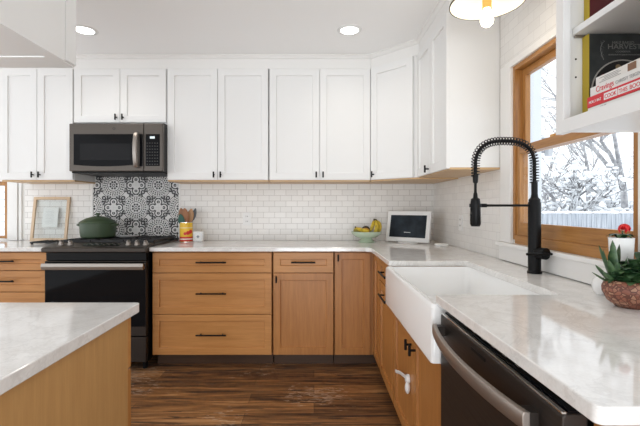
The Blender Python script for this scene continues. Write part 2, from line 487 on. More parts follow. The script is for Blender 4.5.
# left window beside the wall cabinets
bm = BM(); box(bm, W2[1], W2[1] + .09, WY - .02, WY, .916, W2[3] + .1); box(bm, W2[1] + .10, W2[1] + .125, WY - .014, WY, .916, 1.6)
box(bm, W2[0], W2[1] + .09, WY - .02, WY, W2[3], W2[3] + .08)
win2 = struct(obj('window_2', bm, M['trim'], None, .002))
bm = BM(); box(bm, W2[1] - .03, W2[1], WY - .01, WY + .12, W2[2], W2[3]); box(bm, W2[0], W2[1] - .03, WY - .01, WY + .12, W2[3] - .035, W2[3])
box(bm, W2[0], W2[1] - .03, WY + .03, WY + .12, W2[2], W2[2] + .02)
struct(obj('window_frame', bm, M['oak_z'], win2, .002))
bm = BM(); box(bm, W2[0], W2[1] - .03, WY + .07, WY + .075, W2[2] + .02, W2[3] - .035)
struct(obj('window_pane', bm, M['pane'], win2))

# ------------------------------------------------------------------ recessed lights and outlets
for x, y, lab in ((.25, 2.84, 'round recessed ceiling light above the corner of the wall cabinets'), (-1.617, 2.84, 'round recessed ceiling light in front of the microwave cabinet')):
    t = thing('ceiling_light', lab, 'light', (x, y, CZ), 'recessed ceiling lights')
    bm = BM(); lathe(bm, [(.062, 0), (.064, -.006), (.084, -.004), (.088, 0)], (x, y, CZ - .0005), 36)
    obj('trim_ring', bm, M['plastic'], t, 0, 50)
    bm = BM(); lathe(bm, [(0, -.003), (.064, -.003), (.064, 0), (0, 0)], (x, y, CZ - .0008), 36)
    obj('lens', bm, M['lens'], t, 0, 50)
    l = lamp('ceiling_lamp', 'SPOT', (0, 0, -.012), 7, (1, .93, .84), spot_size=R(150), spot_blend=1, shadow_soft_size=.06); l.parent = t
def outlet(P, ax, lab, gangs=1):
    t = thing('wall_outlet', lab, 'outlet', P, 'wall outlets in the tile')
    bm = BM()
    w, h, d = .036, .058, .006
    def bb(u0, u1, v0, v1, d0, d1):
        if ax == 0: box(bm, P[0] + u0, P[0] + u1, P[1] - d1, P[1] - d0, P[2] + v0, P[2] + v1)
        else: box(bm, P[0] - d1, P[0] - d0, P[1] + u0, P[1] + u1, P[2] + v0, P[2] + v1)
    bb(-w, w, -h, h, 0, d); obj('cover_plate', bm, M['plastic'], t, .002)
    for s in (-1, 1):
        bm = BM(); bb(-.017, .017, s * .022 - .015, s * .022 + .015, d, d + .002); so = obj('socket', bm, M['plastic'], t, .0008)
        bm = BM()
        for k in (-1, 1): bb(k * .007 - .0015, k * .007 + .0015, s * .022 - .004, s * .022 + .007, d + .002, d + .0028)
        obj('slot', bm, M['blk'], so)
outlet(((247 - 314) * 3.644 / 403, WY - .006, 1.107), 0, 'white wall outlet in the back wall tile right of the small white timer')
outlet((WX, 2.96, 1.1), 1, 'white wall outlet in the side wall tile behind the faucet')

# ------------------------------------------------------------------ wall cabinets
UZ0, UZ1 = 1.425, 2.355
def wall_cab(x0, x1, z0, lab, split, knobs=True):
    t = thing('wall_cabinet', lab, 'cabinet', ((x0 + x1) / 2, 3.48, z0), 'white wall cabinets on the back wall')
    bx('body', (x0 + .002, x1 - .002, 3.322, WY - .002, z0 + .012, UZ1), M['white'], t)
    bx('underside', (x0 + .002, x1 - .002, 3.322, WY - .002, z0, z0 + .012), M['raw'] if z0 < 1.6 else M['white'], t, 0)
    zz = z0 + .014; ht = 2.347 - zz
    for a, b, kx in ((x0 + .0045, split - .002, split - .028), (split + .002, x1 - .0045, split + .028)):
        d = front('door', t, (a, 3.302, zz), (1, 0, 0), (0, -1, 0), b - a, ht, M['white'])
        knob(d, (kx, 3.302, zz + .04), (0, -1, 0))
    return t
wall_cab(-2.572, -1.974, UZ0, 'white two-door wall cabinet left of the microwave', -2.271)
wall_cab(-1.97, -1.210, 1.895, 'short white two-door wall cabinet above the microwave', -1.59)
wall_cab(-1.206, -.373, UZ0, 'white two-door wall cabinet next to the microwave, on its far side from the window_2'.replace(', on its far side from the window_2', "'s control panel side"), -.79)
wall_cab(-.370, .466, UZ0, 'white two-door wall cabinet above the fruit bowl, beside the angled corner cabinet', .046)
# angled corner cabinet
t = thing('corner_wall_cabinet', 'white angled one-door wall cabinet in the corner above the tablet', 'cabinet', (.78, 3.35, UZ0))
poly = [(.472, WY - .002), (.472, 3.325), (.782, 3.009), (WX - .002, 3.009), (WX - .002, WY - .002)]
bm = BM(); prism(bm, poly, (UZ0 + .012, UZ1)); obj('body', bm, M['white'], t, .001)
bm = BM(); prism(bm, poly, (UZ0, UZ0 + .012)); obj('underside', bm, M['raw'], t)
U = V((1, -1, 0)).normalized(); N = V((-1, -1, 0)).normalized()
O = V((.47, 3.32, 0)) + U * .012 + N * .021
d = front('door', t, (O.x, O.y, UZ0 + .014), U, N, .388, 2.347 - UZ0 - .014, M['white'])
kp = O + U * .03; knob(d, (kp.x, kp.y, UZ0 + .055), N)
# side wall cabinet
t = thing('side_wall_cabinet', 'white two-door wall cabinet on the window wall, its blank end beside the pendant', 'cabinet', (.93, 2.67, UZ0))
bx('body', (.788, WX - .002, 2.338, 3.005, UZ0 + .02, UZ1), M['white'], t)
bx('underside', (.788, WX - .002, 2.338, 3.005, UZ0 + .008, UZ0 + .02), M['raw'], t, 0)
for a, b, k in ((2.998, 2.675, 2.70), (2.667, 2.338, None)):
    d = front('door', t, (.768, a, UZ0 + .014), (0, -1, 0), (-1, 0, 0), a - b, 2.347 - UZ0 - .014, M['white'])
    if k: knob(d, (.768, k, UZ0 + .045), (-1, 0, 0))
# cabinet hung over the island
t = thing('hanging_cabinet', 'white cabinet hung from the ceiling over the island', 'cabinet', (-1.1, .8, 1.65))
X0, X1, Y0, Y1 = -1.4, -.75, .25, 1.265
bx('body', (X0, X1 - .002, Y0, Y1, 1.655, CZ), M['white'], t, .001)
bm = BM(); prism(bm, [(X0, Y0), (X1 - .002, Y0), (X1 - .002, Y1), (X0, Y1), (X0, Y1 - .09), (X1 - .035, Y1 - .09), (X1 - .035, Y0 + .002), (X0, Y0 + .002)], (1.652, 1.655))
obj('bottom_rail', bm, M['white'], t)
bx('side_panel', (X1 - .002, X1 + .004, Y0, 1.209, 1.652, CZ), M['white'], t, .0008)
bx('corner_stile', (X1 - .002, X1 + .004, 1.213, Y1, 1.658, CZ), M['white'], t, .0008)
# open bookcase by the window
t = thing('wall_bookcase', 'white open-front wall shelf holding cookbooks beside the window', 'shelf', (.92, 1.06, 1.438))
bx('side', (.772, WX - .002, 1.227, 1.247, 1.445, CZ), M['white'], t)
bx('side', (.772, WX - .002, .88, .90, 1.445, CZ), M['white'], t)
bx('back_panel', (WX - .014, WX - .002, .90, 1.227, 1.465, CZ), M['white'], t)
bx('bottom_panel', (.772, WX - .002, .90, 1.227, 1.447, 1.467), M['white'], t)
bx('shelf', (.784, WX - .016, .902, 1.225, 1.735, 1.755), M['white'], t)
bm = BM(); prism(bm, [(.865, 1.438), (1.25, 1.438), (1.25, CZ), (1.212, CZ), (1.212, 1.478), (.905, 1.478), (.905, CZ), (.865, CZ)], (.75, .772), 0)
obj('face_frame', bm, M['white'], t, .001)
for z in (1.61, 1.665): bm = BM(); cyl(bm, (.797, 1.2272, z), (.797, 1.2264, z), .003, 10); obj('peg_hole', bm, M['blk'], t)
bx('shelf_pin', (.79, .82, 1.216, 1.2265, 1.728, 1.735), M['steel'], t, .001)

# ------------------------------------------------------------------ base cabinets, back run
FY = 3.02
def base(x0, x1, lab):
    t = thing('base_cabinet', lab, 'cabinet', ((x0 + x1) / 2, 3.34, 0), 'maple base cabinets')
    bx('body', (x0 + .002, x1 - .002, FY + .021, WY - .004, .10, .883), M['maple_v'], t)
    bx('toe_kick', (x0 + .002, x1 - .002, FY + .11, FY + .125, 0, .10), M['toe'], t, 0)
    return t
def drawers(t, x0, x1, zs, L):
    for a, b in zs:
        d = front('drawer', t, (x0 + .006, FY, a), (1, 0, 0), (0, -1, 0), x1 - x0 - .012, b - a, M['maple_x'], .05)
        pull(d, ((x0 + x1) / 2, FY, (a + b) / 2 + .004), (1, 0, 0), (0, -1, 0), L)
Z3 = [(.107, .408), (.414, .718), (.724, .873)]
t = base(-2.86, -1.99, 'maple drawer base left of the black range'); drawers(t, -2.86, -1.99, [(.107, .575), (.581, .735), (.741, .873)], .39)
t = base(-1.216, -.314, 'wide maple three-drawer base right of the black range'); drawers(t, -1.216, -.314, Z3, .225)
t = base(-.310, .150, 'maple base cabinet with one drawer over one door'); drawers(t, -.310, .150, Z3[2:], .18)
d = front('door', t, (-.304, FY, .107), (1, 0, 0), (0, -1, 0), .448, .611, M['maple_v'], .052); knob(d, (-.281, FY, .675), (0, -1, 0))
# corner unit: doors on both runs
FX = .445
t = thing('corner_base_cabinet', 'maple corner base cabinet with a narrow door on each run', 'cabinet', (.7, 3.2, 0), 'maple base cabinets')
bm = BM(); prism(bm, [(.154, FY + .021), (FX + .021, FY + .021), (FX + .021, 2.742), (WX - .006, 2.742), (WX - .006, WY - .004), (.154, WY - .004)], (.10, .883)); obj('body', bm, M['maple_v'], t, .0015)
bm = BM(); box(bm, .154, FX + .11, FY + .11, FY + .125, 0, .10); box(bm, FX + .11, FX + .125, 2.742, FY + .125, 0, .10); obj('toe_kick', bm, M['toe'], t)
d = front('door', t, (.158, FY, .107), (1, 0, 0), (0, -1, 0), .264, .766, M['maple_v'], .05); knob(d, (.18, FY, .835), (0, -1, 0))
d = front('door', t, (FX, 2.998, .107), (0, -1, 0), (-1, 0, 0), .250, .766, M['maple_v'], .05)
# narrow unit between corner and sink
def sidebase(y0, y1, ztop, lab):
    t = thing('base_cabinet', lab, 'cabinet', (.77, (y0 + y1) / 2, 0), 'maple base cabinets')
    bx('body', (FX + .021, WX - .006, y0 + .002, y1 - .002, .10, ztop), M['maple_v'], t)
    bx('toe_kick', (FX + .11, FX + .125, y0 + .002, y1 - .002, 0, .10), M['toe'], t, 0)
    return t
t = sidebase(2.255, 2.74, .883, 'maple base cabinet with two black pulls between the corner and the sink')
for (a, b), zp in (((.724, .873), .80), ((.107, .718), .655)):
    d = front('drawer', t, (FX, 2.735, a), (0, -1, 0), (-1, 0, 0), .475, b - a, M['maple_v'], .05)
    pull(d, (FX, 2.47, zp), (0, 1, 0), (-1, 0, 0), .24)
t = sidebase(1.362, 2.252, .672, 'maple two-door sink base under the white apron sink')
for a, b, k in ((2.247, 1.809, 1.845), (1.805, 1.367, 1.77)):
    d = front('door', t, (FX, a, .107), (0, -1, 0), (-1, 0, 0), a - b, .552, M['maple_v'], .052)
    knob(d, (FX, k, .585), (-1, 0, 0))
# child lock on the sink doors
t = thing('cabinet_lock', 'white plastic strap lock with a round latch stuck on the sink doors', 'lock', (FX - .003, 1.9, .38))
bm = BM(); tube(bm, [(FX - .006, 2.16, .335), (FX - .007, 2.05, .372), (FX - .009, 1.90, .41)], .009, 8); 
for v in bm.verts: v.co.x = FX - .007 + (v.co.x - (FX - .007)) * .4
obj('strap', bm, M['plastic'], t, 0, 40)
bm = BM(); lathe(bm, [(0, 0), (.02, 0), (.021, .008), (.015, .018), (0, .02)], (FX - .001, 1.878, .415), 24, axis=(-1, 0, 0)); obj('latch', bm, M['plastic'], t, 0, 50)
bm = BM(); ball(bm, (FX - .013, 1.862, .380), .024, .5, .7, 1.15); obj('latch_pad', bm, M['plastic'], t, 0, 60)
# end panel beyond the dishwasher
tag(bx('end_panel', (.475, WX - .006, .63, .685, 0, .883), M['maple_v']), 'maple end panel closing the counter run beside the dishwasher', 'panel')

# ------------------------------------------------------------------ countertops
CT0, CT1 = .8845, .914
def arc(cx, cy, r, a0, a1, n=7): return [(cx + r * math.cos(R(a0 + (a1 - a0) * i / n)), cy + r * math.sin(R(a0 + (a1 - a0) * i / n))) for i in range(n + 1)]
CX = .418
pts = [(-1.221, WY - .008), (-1.221, 2.985), (.362, 2.985)] + [(.385, 2.978), (.404, 2.962), (.414, 2.945)] + [(CX, 2.925), (CX, 2.25)]
pts += arc(.83, 2.23, .02, 90, 0, 4) + arc(.83, 1.405, .02, 0, -90, 4) + [(CX, 1.385)]
pts += arc(CX + .022, .607 + .014, .014, 180, 270, 8) + [(WX - .002, .607), (WX - .002, WY - .008)]
bm = BM(); prism(bm, pts, (CT0, CT1))
tag(obj('countertop', bm, M['quartz'], None, .003, seg=3), 'white quartz countertop running around the corner with the sink cut in', 'countertop')
tag(bx('countertop', (-2.88, -1.989, 2.985, WY - .008, CT0, CT1), M['quartz'], None, .003), 'short white quartz countertop left of the range under the leaning frame', 'countertop')
pts = arc(-.548 - .012, 1.273 - .012, .012, 90, 0, 5) + [(-.548, -.25), (-1.6, -.25), (-1.6, 1.273)]
bm = BM(); prism(bm, pts, (CT0, CT1)); tag(obj('countertop', bm, M['quartz'], None, .003, seg=3), 'white quartz island top nearest the camera', 'countertop')
t = thing('island_cabinet', 'light wood island base under the near white top', 'cabinet', (-1.05, .5, 0))
bx('body', (-1.57, -.572, -.22, 1.225, 0, .883), M['island'], t)
bx('side_panel', (-.572, -.565, -.22, 1.226, 0, .883), M['island'], t)
for z0, z1 in ((.08, .716), (.722, .880)):
    o = obj('door' if z0 < .5 else 'drawer', slab((-.567, 1.249, z0), (-1, 0, 0), (0, 1, 0), .5, z1 - z0, fw=.05), M['maple_v'] if z0 < .5 else M['maple_x'], t, .0014)

# ------------------------------------------------------------------ sink and faucet
t = thing('apron_sink', 'white ceramic farmhouse sink with a deep apron front', 'sink', (.63, 1.81, .682))
sx0, sx1, sy0, sy1 = .398, .882, 1.366, 2.250
bm = BM()
def rrect(x0, x1, y0, y1, r, z):
    p = arc(x1 - r, y1 - r, r, 0, 90, 4) + arc(x0 + r, y1 - r, r, 90, 180, 4) + arc(x0 + r, y0 + r, r, 180, 270, 4) + arc(x1 - r, y0 + r, r, 270, 360, 4)
    return [bm.verts.new((*q, z)) for q in p]
rings = [rrect(sx0, sx1, sy0, sy1, .012, .684), rrect(sx0, sx1, sy0, sy1, .012, .872), rrect(sx0 + .008, sx1 - .008, sy0 + .008, sy1 - .008, .012, .8842),
         rrect(sx0 + .022, sx1 - .022, sy0 + .022, sy1 - .022, .03, .8842), rrect(sx0 + .026, sx1 - .026, sy0 + .026, sy1 - .026, .03, .876),
         rrect(sx0 + .032, sx1 - .032, sy0 + .032, sy1 - .032, .035, .725), rrect(sx0 + .07, sx1 - .07, sy0 + .07, sy1 - .07, .03, .70)]
for a, c in zip(rings, rings[1:]):
    for i in range(len(a)): bm.faces.new((a[i], a[(i + 1) % len(a)], c[(i + 1) % len(a)], c[i]))
bm.faces.new(rings[0][::-1]); bm.faces.new(rings[-1])
obj('basin', bm, M['ceramic'], t, 0, 35)
bm = BM(); lathe(bm, [(0, 0), (.03, 0), (.045, .004), (.047, .001)], (.63, 1.8, .7005), 24); obj('drain', bm, M['chrome'], t, 0, 50)

fx, fy = 1.004, 1.835
t = thing('kitchen_faucet', 'tall matte black spring-neck faucet behind the white sink', 'faucet', (fx, fy, .914))
bm = BM(); lathe(bm, [(0, 0), (.031, 0), (.031, .008), (.0272, .012), (.0272, .318), (.0245, .326), (.0245, .335), (.016, .345), (.0135, .36), (.0135, .415), (0, .415)], (fx, fy, .914), 28); obj('body', bm, M['blk'], t, 0, 35)
# arch path
path = []
xl, xr, zt = .735, fx, 1.515
for i in range(61):
    a = math.pi * i / 60; c, s = math.cos(a), math.sin(a); e = .72
    path.append(V(((xl + xr) / 2 + (xr - xl) / 2 * math.copysign(abs(c) ** e, c), fy, 1.40 + (zt - 1.40) * abs(s) ** .8)))
path = [V((fx, fy, z)) for z in (1.325, 1.35, 1.375)] + path + [V((xl, fy, z)) for z in (1.385, 1.37, 1.355)]
bm = BM(); tube(bm, path, .0078, 10); obj('hose', bm, M['blk'], t, 0, 40)
# resample and wind the spring
L = [0]
for a, c in zip(path, path[1:]): L.append(L[-1] + (c - a).length)
def at(s):
    for i in range(len(path) - 1):
        if s <= L[i + 1] + 1e-9:
            k = (s - L[i]) / max(1e-9, L[i + 1] - L[i]); return path[i].lerp(path[i + 1], k), (path[i + 1] - path[i]).normalized()
    return path[-1], (path[-1] - path[-2]).normalized()
turns = 42; hel = []
for i in range(turns * 12 + 1):
    s = L[-1] * i / (turns * 12); p, tg = at(s); n1 = V((0, 1, 0)); n2 = tg.cross(n1).normalized(); a = 2 * math.pi * i / 12
    hel.append(p + (n1 * math.cos(a) + n2 * math.sin(a)) * .0178)
bm = BM(); tube(bm, hel, .0023, 6); obj('spring', bm, M['blk'], t, 0, 50)
bm = BM(); lathe(bm, [(0, 0), (.0185, 0), (.0235, .012), (.0215, .11), (.019, .125), (.0105, .13), (.0085, .15), (.006, .155), (.006, .195), (.011, .2), (.013, .235), (0, .235)], (xl, fy, 1.127), 24); sp = obj('spray_head', bm, M['blk'], t, 0, 35)
bm = BM(); ball(bm, (xl - .021, fy - .006, 1.205), .007, .7, 1, 1.2, 10); ball(bm, (xl - .022, fy - .006, 1.18), .007, .7, 1, 1.2, 10); obj('spray_button', bm, M['blk'], sp, 0, 50)
bm = BM(); tube(bm, [(fx - .02, fy, 1.222), (xl + .024, fy, 1.222)], .0055, 10); lathe(bm, [(.0225, -.008), (.0265, -.008), (.0265, .008), (.0225, .008), (.0225, -.008)], (xl, fy, 1.222), 24); cyl(bm, (xl + .026, fy, 1.222), (xl + .05, fy, 1.222), .0085, 12); obj('docking_arm', bm, M['blk'], t, 0, 40)
bm = BM(); cyl(bm, (fx + .004, fy - .015, 1.008), (fx + .020, fy - .060, 1.008), .026, 24); hv = obj('valve', bm, M['blk'], t, .002, 40)
bm = BM(); tube(bm, [(fx - .072, fy - .068, 1.008), (fx + .066, fy - .064, 1.008)], [.006, .005], 10); obj('lever', bm, M['blk'], hv, 0, 40)

# ------------------------------------------------------------------ dishwasher
dx = .425; dy0, dy1 = .69, 1.352
t = thing('dishwasher', 'dark slate dishwasher with a bowed bar handle under the counter end', 'dishwasher', (.75, 1.04, 0))
bx('tub', (dx + .07, WX - .02, dy0, dy1, .02, .868), M['gasket'], t)
bx('toe_kick', (dx + .06, dx + .075, dy0, dy1, 0, .10), M['blk'], t)
bm = BM(); prism(bm, [(dx, .11), (dx + .045, .11), (dx + .045, .860), (dx + .006, .860), (dx, .854)], (dy0, dy1), 1)
d = obj('door', bm, M['slate_d'], t, .003)
bx('door_edge', (dx + .0005, dx + .009, dy0 + .002, dy1 - .002, .8585, .863), M['chrome'], d, .001)
bx('control_strip', (dx + .014, dx + .044, dy0 + .004, dy1 - .004, .858, .8645), M['glassblk'], d, .001)
for k in range(8): bx('button', (dx + .022, dx + .034, 1.30 - k * .06, 1.318 - k * .06, .8645, .8652), M['steel_y'], d, 0)
bx('vent_label', (dx - .0012, dx + .001, 1.00, 1.09, .83, .838), M['blk'], d, 0)
bm = BM(); n = 24; rows = []
for i in range(n + 1):
    y = dy1 - .012 + (dy0 + .07 - dy1 + .012) * i / n; k = math.sin(math.pi * i / n) ** .8
    x = dx - .023 - .032 * k; z = .811
    rows.append([bm.verts.new((x + a, y, z + b)) for a, b in ((-.006, -.017), (-.009, -.011), (-.009, .011), (-.006, .017), (.006, .017), (.006, -.017))])
for a, c in zip(rows, rows[1:]):
    for j in range(6): bm.faces.new((a[j], a[(j + 1) % 6], c[(j + 1) % 6], c[j]))
bm.faces.new(rows[0]); bm.faces.new(rows[-1][::-1])
h = obj('handle', bm, M['steel_y'], d, .0015, 40)
for y in (dy1 - .03, dy0 + .088): bx('handle_post', (dx - .026, dx + .002, y - .016, y + .016, .796, .826), M['slate_d'], h, .002)

# ------------------------------------------------------------------ range
rx0, rx1 = -1.983, -1.226
t = thing('gas_range', 'black and slate slide-in gas range under the microwave', 'range', ((rx0 + rx1) / 2, 3.3, 0))
bx('body', (rx0 + .004, rx1 - .004, 3.0, WY - .016, .07, .90), M['blk'], t)
for x in (rx0 + .05, rx1 - .05):
    for y in (3.05, 3.55): bm = BM(); cyl(bm, (x, y, 0), (x, y, .075), .018, 12); obj('foot', bm, M['blk'], t, 0, 40)
bm = BM(); box(bm, rx0, rx1, 3.06, WY - .013, .90, .925); box(bm, rx0, rx1, WY - .05, WY - .013, .925, .937)
ck = obj('cooktop', bm, M['slate_d'], t, .003)
bm = BM(); prism(bm, [(3.10, .90), (3.10, .943), (2.945, .921), (2.925, .914), (2.925, .887), (2.94, .882), (3.0, .875)], (rx0, rx1), 0)
cp = obj('control_panel', bm, M['slate_p'], t, .004)
sl = V((0, -.155, -.022)).normalized(); nn = V((0, -.022, .155)).normalized()
def onp(x, k): return V((x, 3.10, .943)) + sl * k
bm = BM()
a, b_, c, d_ = onp(-1.72, .03), onp(-1.45, .03), onp(-1.45, .115), onp(-1.72, .115)
vs = [bm.verts.new(p + nn * .001) for p in (a, b_, c, d_)]; bm.faces.new(vs)
ob = obj('touch_display', bm, M['glassblk'], cp); so = ob.modifiers.new('s', 'SOLIDIFY'); so.thickness = .003
mrk = emit('display_digits', (.75, .85, .9), 1.2)
for i in range(12):
    for j in range(3):
        if 4 < i < 7 and j == 1 or (i + j) % 2: continue
        p = onp(-1.70 + i * .021, .045 + j * .024) + nn * .004; bx('display_mark', (p.x, p.x + .010, p.y - .003, p.y + .003, p.z - .0005, p.z + .0005), M['steel'], ob, 0)
for x in (-1.895, -1.828, -1.392, -1.328, -1.263):
    p = onp(x, .075); bm = BM(); lathe(bm, [(0, 0), (.022, 0), (.021, .008), (.017, .01), (.0155, .026), (0, .028)], p, 24, axis=nn); k = obj('burner_knob', bm, M['steel'], cp, 0, 35)
    bm = BM(); q = p + nn * .028; box(bm, q.x - .003, q.x + .003, q.y - .016, q.y + .016, q.z - .001, q.z + .007); obj('grip', bm, M['steel'], k, .001)
bx('vent_strip', (rx0 + .012, rx1 - .008, 2.965, 3.0, .822, .882), M['blk'], t, .002)
bm = BM(); box(bm, rx0 + .008, rx1 - .006, 2.955, 2.998, .268, .818); dr = obj('oven_door', bm, M['slate_d'], t, .003)
bx('door_glass', (rx0 + .012, rx1 - .01, 2.9515, 2.957, .338, .812), M['glassblk'], dr, .001)
bm = BM(); pr = [(-.016, -.024), (-.022, 0), (-.016, .024), (.012, .020), (.012, -.020)]
prism(bm, [(2.915 + a, .785 + b) for a, b in pr], (rx0 + .018, rx1 - .004), 0); h = obj('handle', bm, M['steel'], dr, .003)
for x in (rx0 + .05, rx1 - .05): bx('handle_post', (x - .014, x + .014, 2.922, 2.956, .77, .80), M['steel'], h, .002)
bx('storage_drawer', (rx0 + .008, rx1 - .006, 2.957, 2.998, .075, .258), M['slate_d'], t, .004)
for gx0, gx1 in ((rx0 + .015, -1.735), (-1.73, -1.48), (-1.475, rx1 - .015)):
    bm = BM(); zt = .958
    for x in (gx0 + .006, gx1 - .006): box(bm, x - .006, x + .006, 3.125, 3.585, zt - .018, zt)
    for y in (3.13, 3.355, 3.58): box(bm, gx0, gx1, y - .006, y + .006, zt - .018, zt)
    for y in (3.24, 3.47):
        box(bm, gx0, gx0 + .09, y - .005, y + .005, zt - .014, zt); box(bm, gx1 - .09, gx1, y - .005, y + .005, zt - .014, zt)
    xm = (gx0 + gx1) / 2
    for y0_, y1_ in ((3.13, 3.19), (3.30, 3.41), (3.52, 3.58)): box(bm, xm - .005, xm + .005, y0_, y1_, zt - .014, zt)
    for x in (gx0 + .006, gx1 - .006):
        for y in (3.135, 3.575): box(bm, x - .006, x + .006, y - .006, y + .006, .924, zt - .01)
    obj('grate', bm, M['iron'], ck, .002)
for x, y in ((-1.855, 3.25), (-1.855, 3.47), (-1.605, 3.36), (-1.355, 3.25), (-1.355, 3.47)):
    bm = BM(); lathe(bm, [(0, 0), (.05, 0), (.046, .008), (.036, .009), (.036, .015), (0, .017)], (x, y, .9252), 24); obj('burner', bm, M['iron'], ck, 0, 40)

# ------------------------------------------------------------------ microwave
mx0, mx1, my, mz0, mz1 = -1.942, -1.200, 3.195, 1.486, 1.877
t = thing('microwave', 'slate over-the-range microwave with a steel bar handle', 'microwave', ((mx0 + mx1) / 2, 3.4, mz0))
bx('body', (mx0 + .004, mx1 - .002, my + .045, WY - .004, mz0 + .01, 1.888), M['blk'], t, .002)
bx('vent_grille', (mx0 + .01, mx1 - .01, my + .02, WY - .03, mz0, mz0 + .0105), M['blk'], t, .001)
dm = bx('door', (mx0, -1.352, my, my + .044, mz0 + .012, mz1), M['slate'], t, .006)
pn = bx('control_panel', (-1.349, mx1, my, my + .044, mz0 + .012, mz1), M['slate'], t, .006)
wx0, wx1, wz0, wz1 = -1.905, -1.425, 1.537, 1.793
bm = BM(); pts = [(wx0, wz1), (wx0, wz0 + .012)] + [(wx0 + (wx1 - wx0) * i / 10, wz0 + .012 - .012 * math.sin(math.pi * i / 10)) for i in range(1, 10)] + [(wx1, wz0 + .012), (wx1, wz1)]
prism(bm, pts, (my - .0015, my + .002), 1); g = obj('window', bm, M['glassblk'], dm)
bm = BM(); prism(bm, [(wx0 + .05, wz0 + .05), (wx1 - .03, wz0 + .05), (wx1 - .03, wz1 - .075), (wx0 + .05, wz1 - .075)], (my - .0022, my - .001), 1); obj('mesh_screen', bm, mat('mesh_screen', (.008, .008, .009), .12, Specular_IOR_Level=.15), g)
bm = BM(); n = 14; rows = []
for i in range(n + 1):
    z = 1.527 + (1.800 - 1.527) * i / n; k = math.sin(math.pi * i / n) ** .6; y = my - .02 - .03 * k
    rows.append([bm.verts.new((-1.400 + a, y + b, z)) for a, b in ((-.019, 0), (-.012, -.012), (.012, -.012), (.019, 0), (.012, .008), (-.012, .008))])
for a, c in zip(rows, rows[1:]):
    for j in range(6): bm.faces.new((a[j], a[(j + 1) % 6], c[(j + 1) % 6], c[j]))
bm.faces.new(rows[0]); bm.faces.new(rows[-1][::-1]); h = obj('handle', bm, M['steel'], dm, .002, 50)
for z in (1.545, 1.78): bx('handle_post', (-1.408, -1.392, my - .03, my + .001, z - .012, z + .012), M['steel'], h, .001)
bx('handle_recess', (-1.381, -1.356, my - .0012, my + .002, wz0, wz1), M['glassblk'], dm, 0)
kp = bx('keypad', (-1.335, -1.222, my - .0015, my + .002, wz0 + .003, wz1), M['glassblk'], pn, 0)
bm = BM()
for i in range(5):
    for j in range(8): box(bm, -1.326 + i * .02, -1.316 + i * .02, my - .0022, my - .001, 1.55 + j * .024, 1.557 + j * .024)
obj('key_mark', bm, mat('key_print', (.03, .028, .026), .5), kp)
bm = BM(); box(bm, -1.30, -1.262, my - .0024, my - .001, 1.757, 1.775); obj('display', bm, emit('clock_display', (.7, .8, .85), .25), kp)
bm = BM(); lathe(bm, [(.008, 0), (.0115, 0), (.0115, .0015), (.008, .0015), (.008, 0)], (-1.585, my + .0005, 1.838), 24, axis=(0, -1, 0)); lathe(bm, [(0, 0), (.005, 0), (0, .0012)], (-1.585, my + .0005, 1.838), 12, axis=(0, -1, 0)); obj('round_emblem', bm, M['gasket'], dm)

# ------------------------------------------------------------------ pendant over the sink
px_, py_, pz_ = .738, 1.72, 2.083
t = thing('pendant_lamp', 'brass-socket pendant with a wide enamel shade and a lit bare bulb', 'lamp', (px_, py_, pz_))
k_ = .92; bm = BM(); lathe(bm, [(r * k_, z_) for r, z_ in [(.162, 0), (.158, .018), (.135, .05), (.09, .085), (.045, .105), (.028, .112), (.028, .1145), (.046, .108), (.092, .088), (.138, .0525), (.1615, .019), (.1655, 0), (.162, 0)]], (px_, py_, pz_), 48)
sh = obj('shade', bm, mat('shade_enamel', (.85, .80, .66), .35), t, 0, 60)
bm = BM(); lathe(bm, [(.1492, -.001), (.1533, -.001), (.1533, .004), (.1515, .004)], (px_, py_, pz_), 48); obj('shade_rim', bm, M['blk'], sh, 0, 60)
bm = BM(); lathe(bm, [(0, -.022), (.019, -.022), (.019, .10), (.024, .115), (.018, .15), (0, .15)], (px_, py_, pz_), 24); obj('socket', bm, M['brass'], t, 0, 40)
bm = BM(); lathe(bm, [(0, -.10), (.012, -.097), (.022, -.088), (.027, -.073), (.025, -.056), (.017, -.038), (.013, -.021), (0, -.021)], (px_, py_, pz_), 24); obj('bulb', bm, M['bulb'], t, 0, 60)
bm = BM(); tube(bm, [(px_, py_, pz_ + .145), (px_, py_, CZ - .02)], .006, 10); obj('stem', bm, M['brass'], t, 0, 40)
bm = BM(); lathe(bm, [(0, 0), (.055, 0), (.06, .02), (0, .02)], (px_, py_, CZ - .0205), 32); obj('canopy', bm, M['brass'], t, 0, 40)
l = lamp('pendant_light', 'POINT', (0, 0, -.13), 1.5, (1, .88, .72), shadow_soft_size=.03); l.parent = t

# ------------------------------------------------------------------ things on the range and back counter
t = thing('dutch_oven', 'sage green lidded pot on the back left burner', 'pot', (-1.80, 3.36, .959))
prof = [(0, 0), (.115, 0), (.13, .012), (.136, .05), (.138, .118), (.132, .118), (.128, .02), (0, .015)]
bm = BM(); lathe(bm, prof, (-1.80, 3.36, .959), 40)
obj('pot_body', bm, M['green'], t, 0, 40)
bm = BM(); lathe(bm, [(0, .118), (.141, .118), (.143, .126), (.13, .14), (.09, .163), (.04, .178), (0, .181)], (-1.80, 3.36, .959), 40); ld = obj('lid', bm, M['green'], t, 0, 40)
bm = BM(); lathe(bm, [(0, .179), (.01, .179), (.009, .186), (.019, .192), (.02, .2), (.012, .206), (0, .207)], (-1.80, 3.36, .959), 20); obj('lid_knob', bm, M['green'], ld, 0, 40)
for s in (-1, 1):
    bm = BM(); tube(bm, [(-1.80 + s * .13, 3.32, 1.062), (-1.80 + s * .150, 3.325, 1.067), (-1.80 + s * .158, 3.36, 1.068), (-1.80 + s * .150, 3.395, 1.067), (-1.80 + s * .13, 3.40, 1.062)], .009, 10); obj('side_handle', bm, M['green'], t, 0, 50)
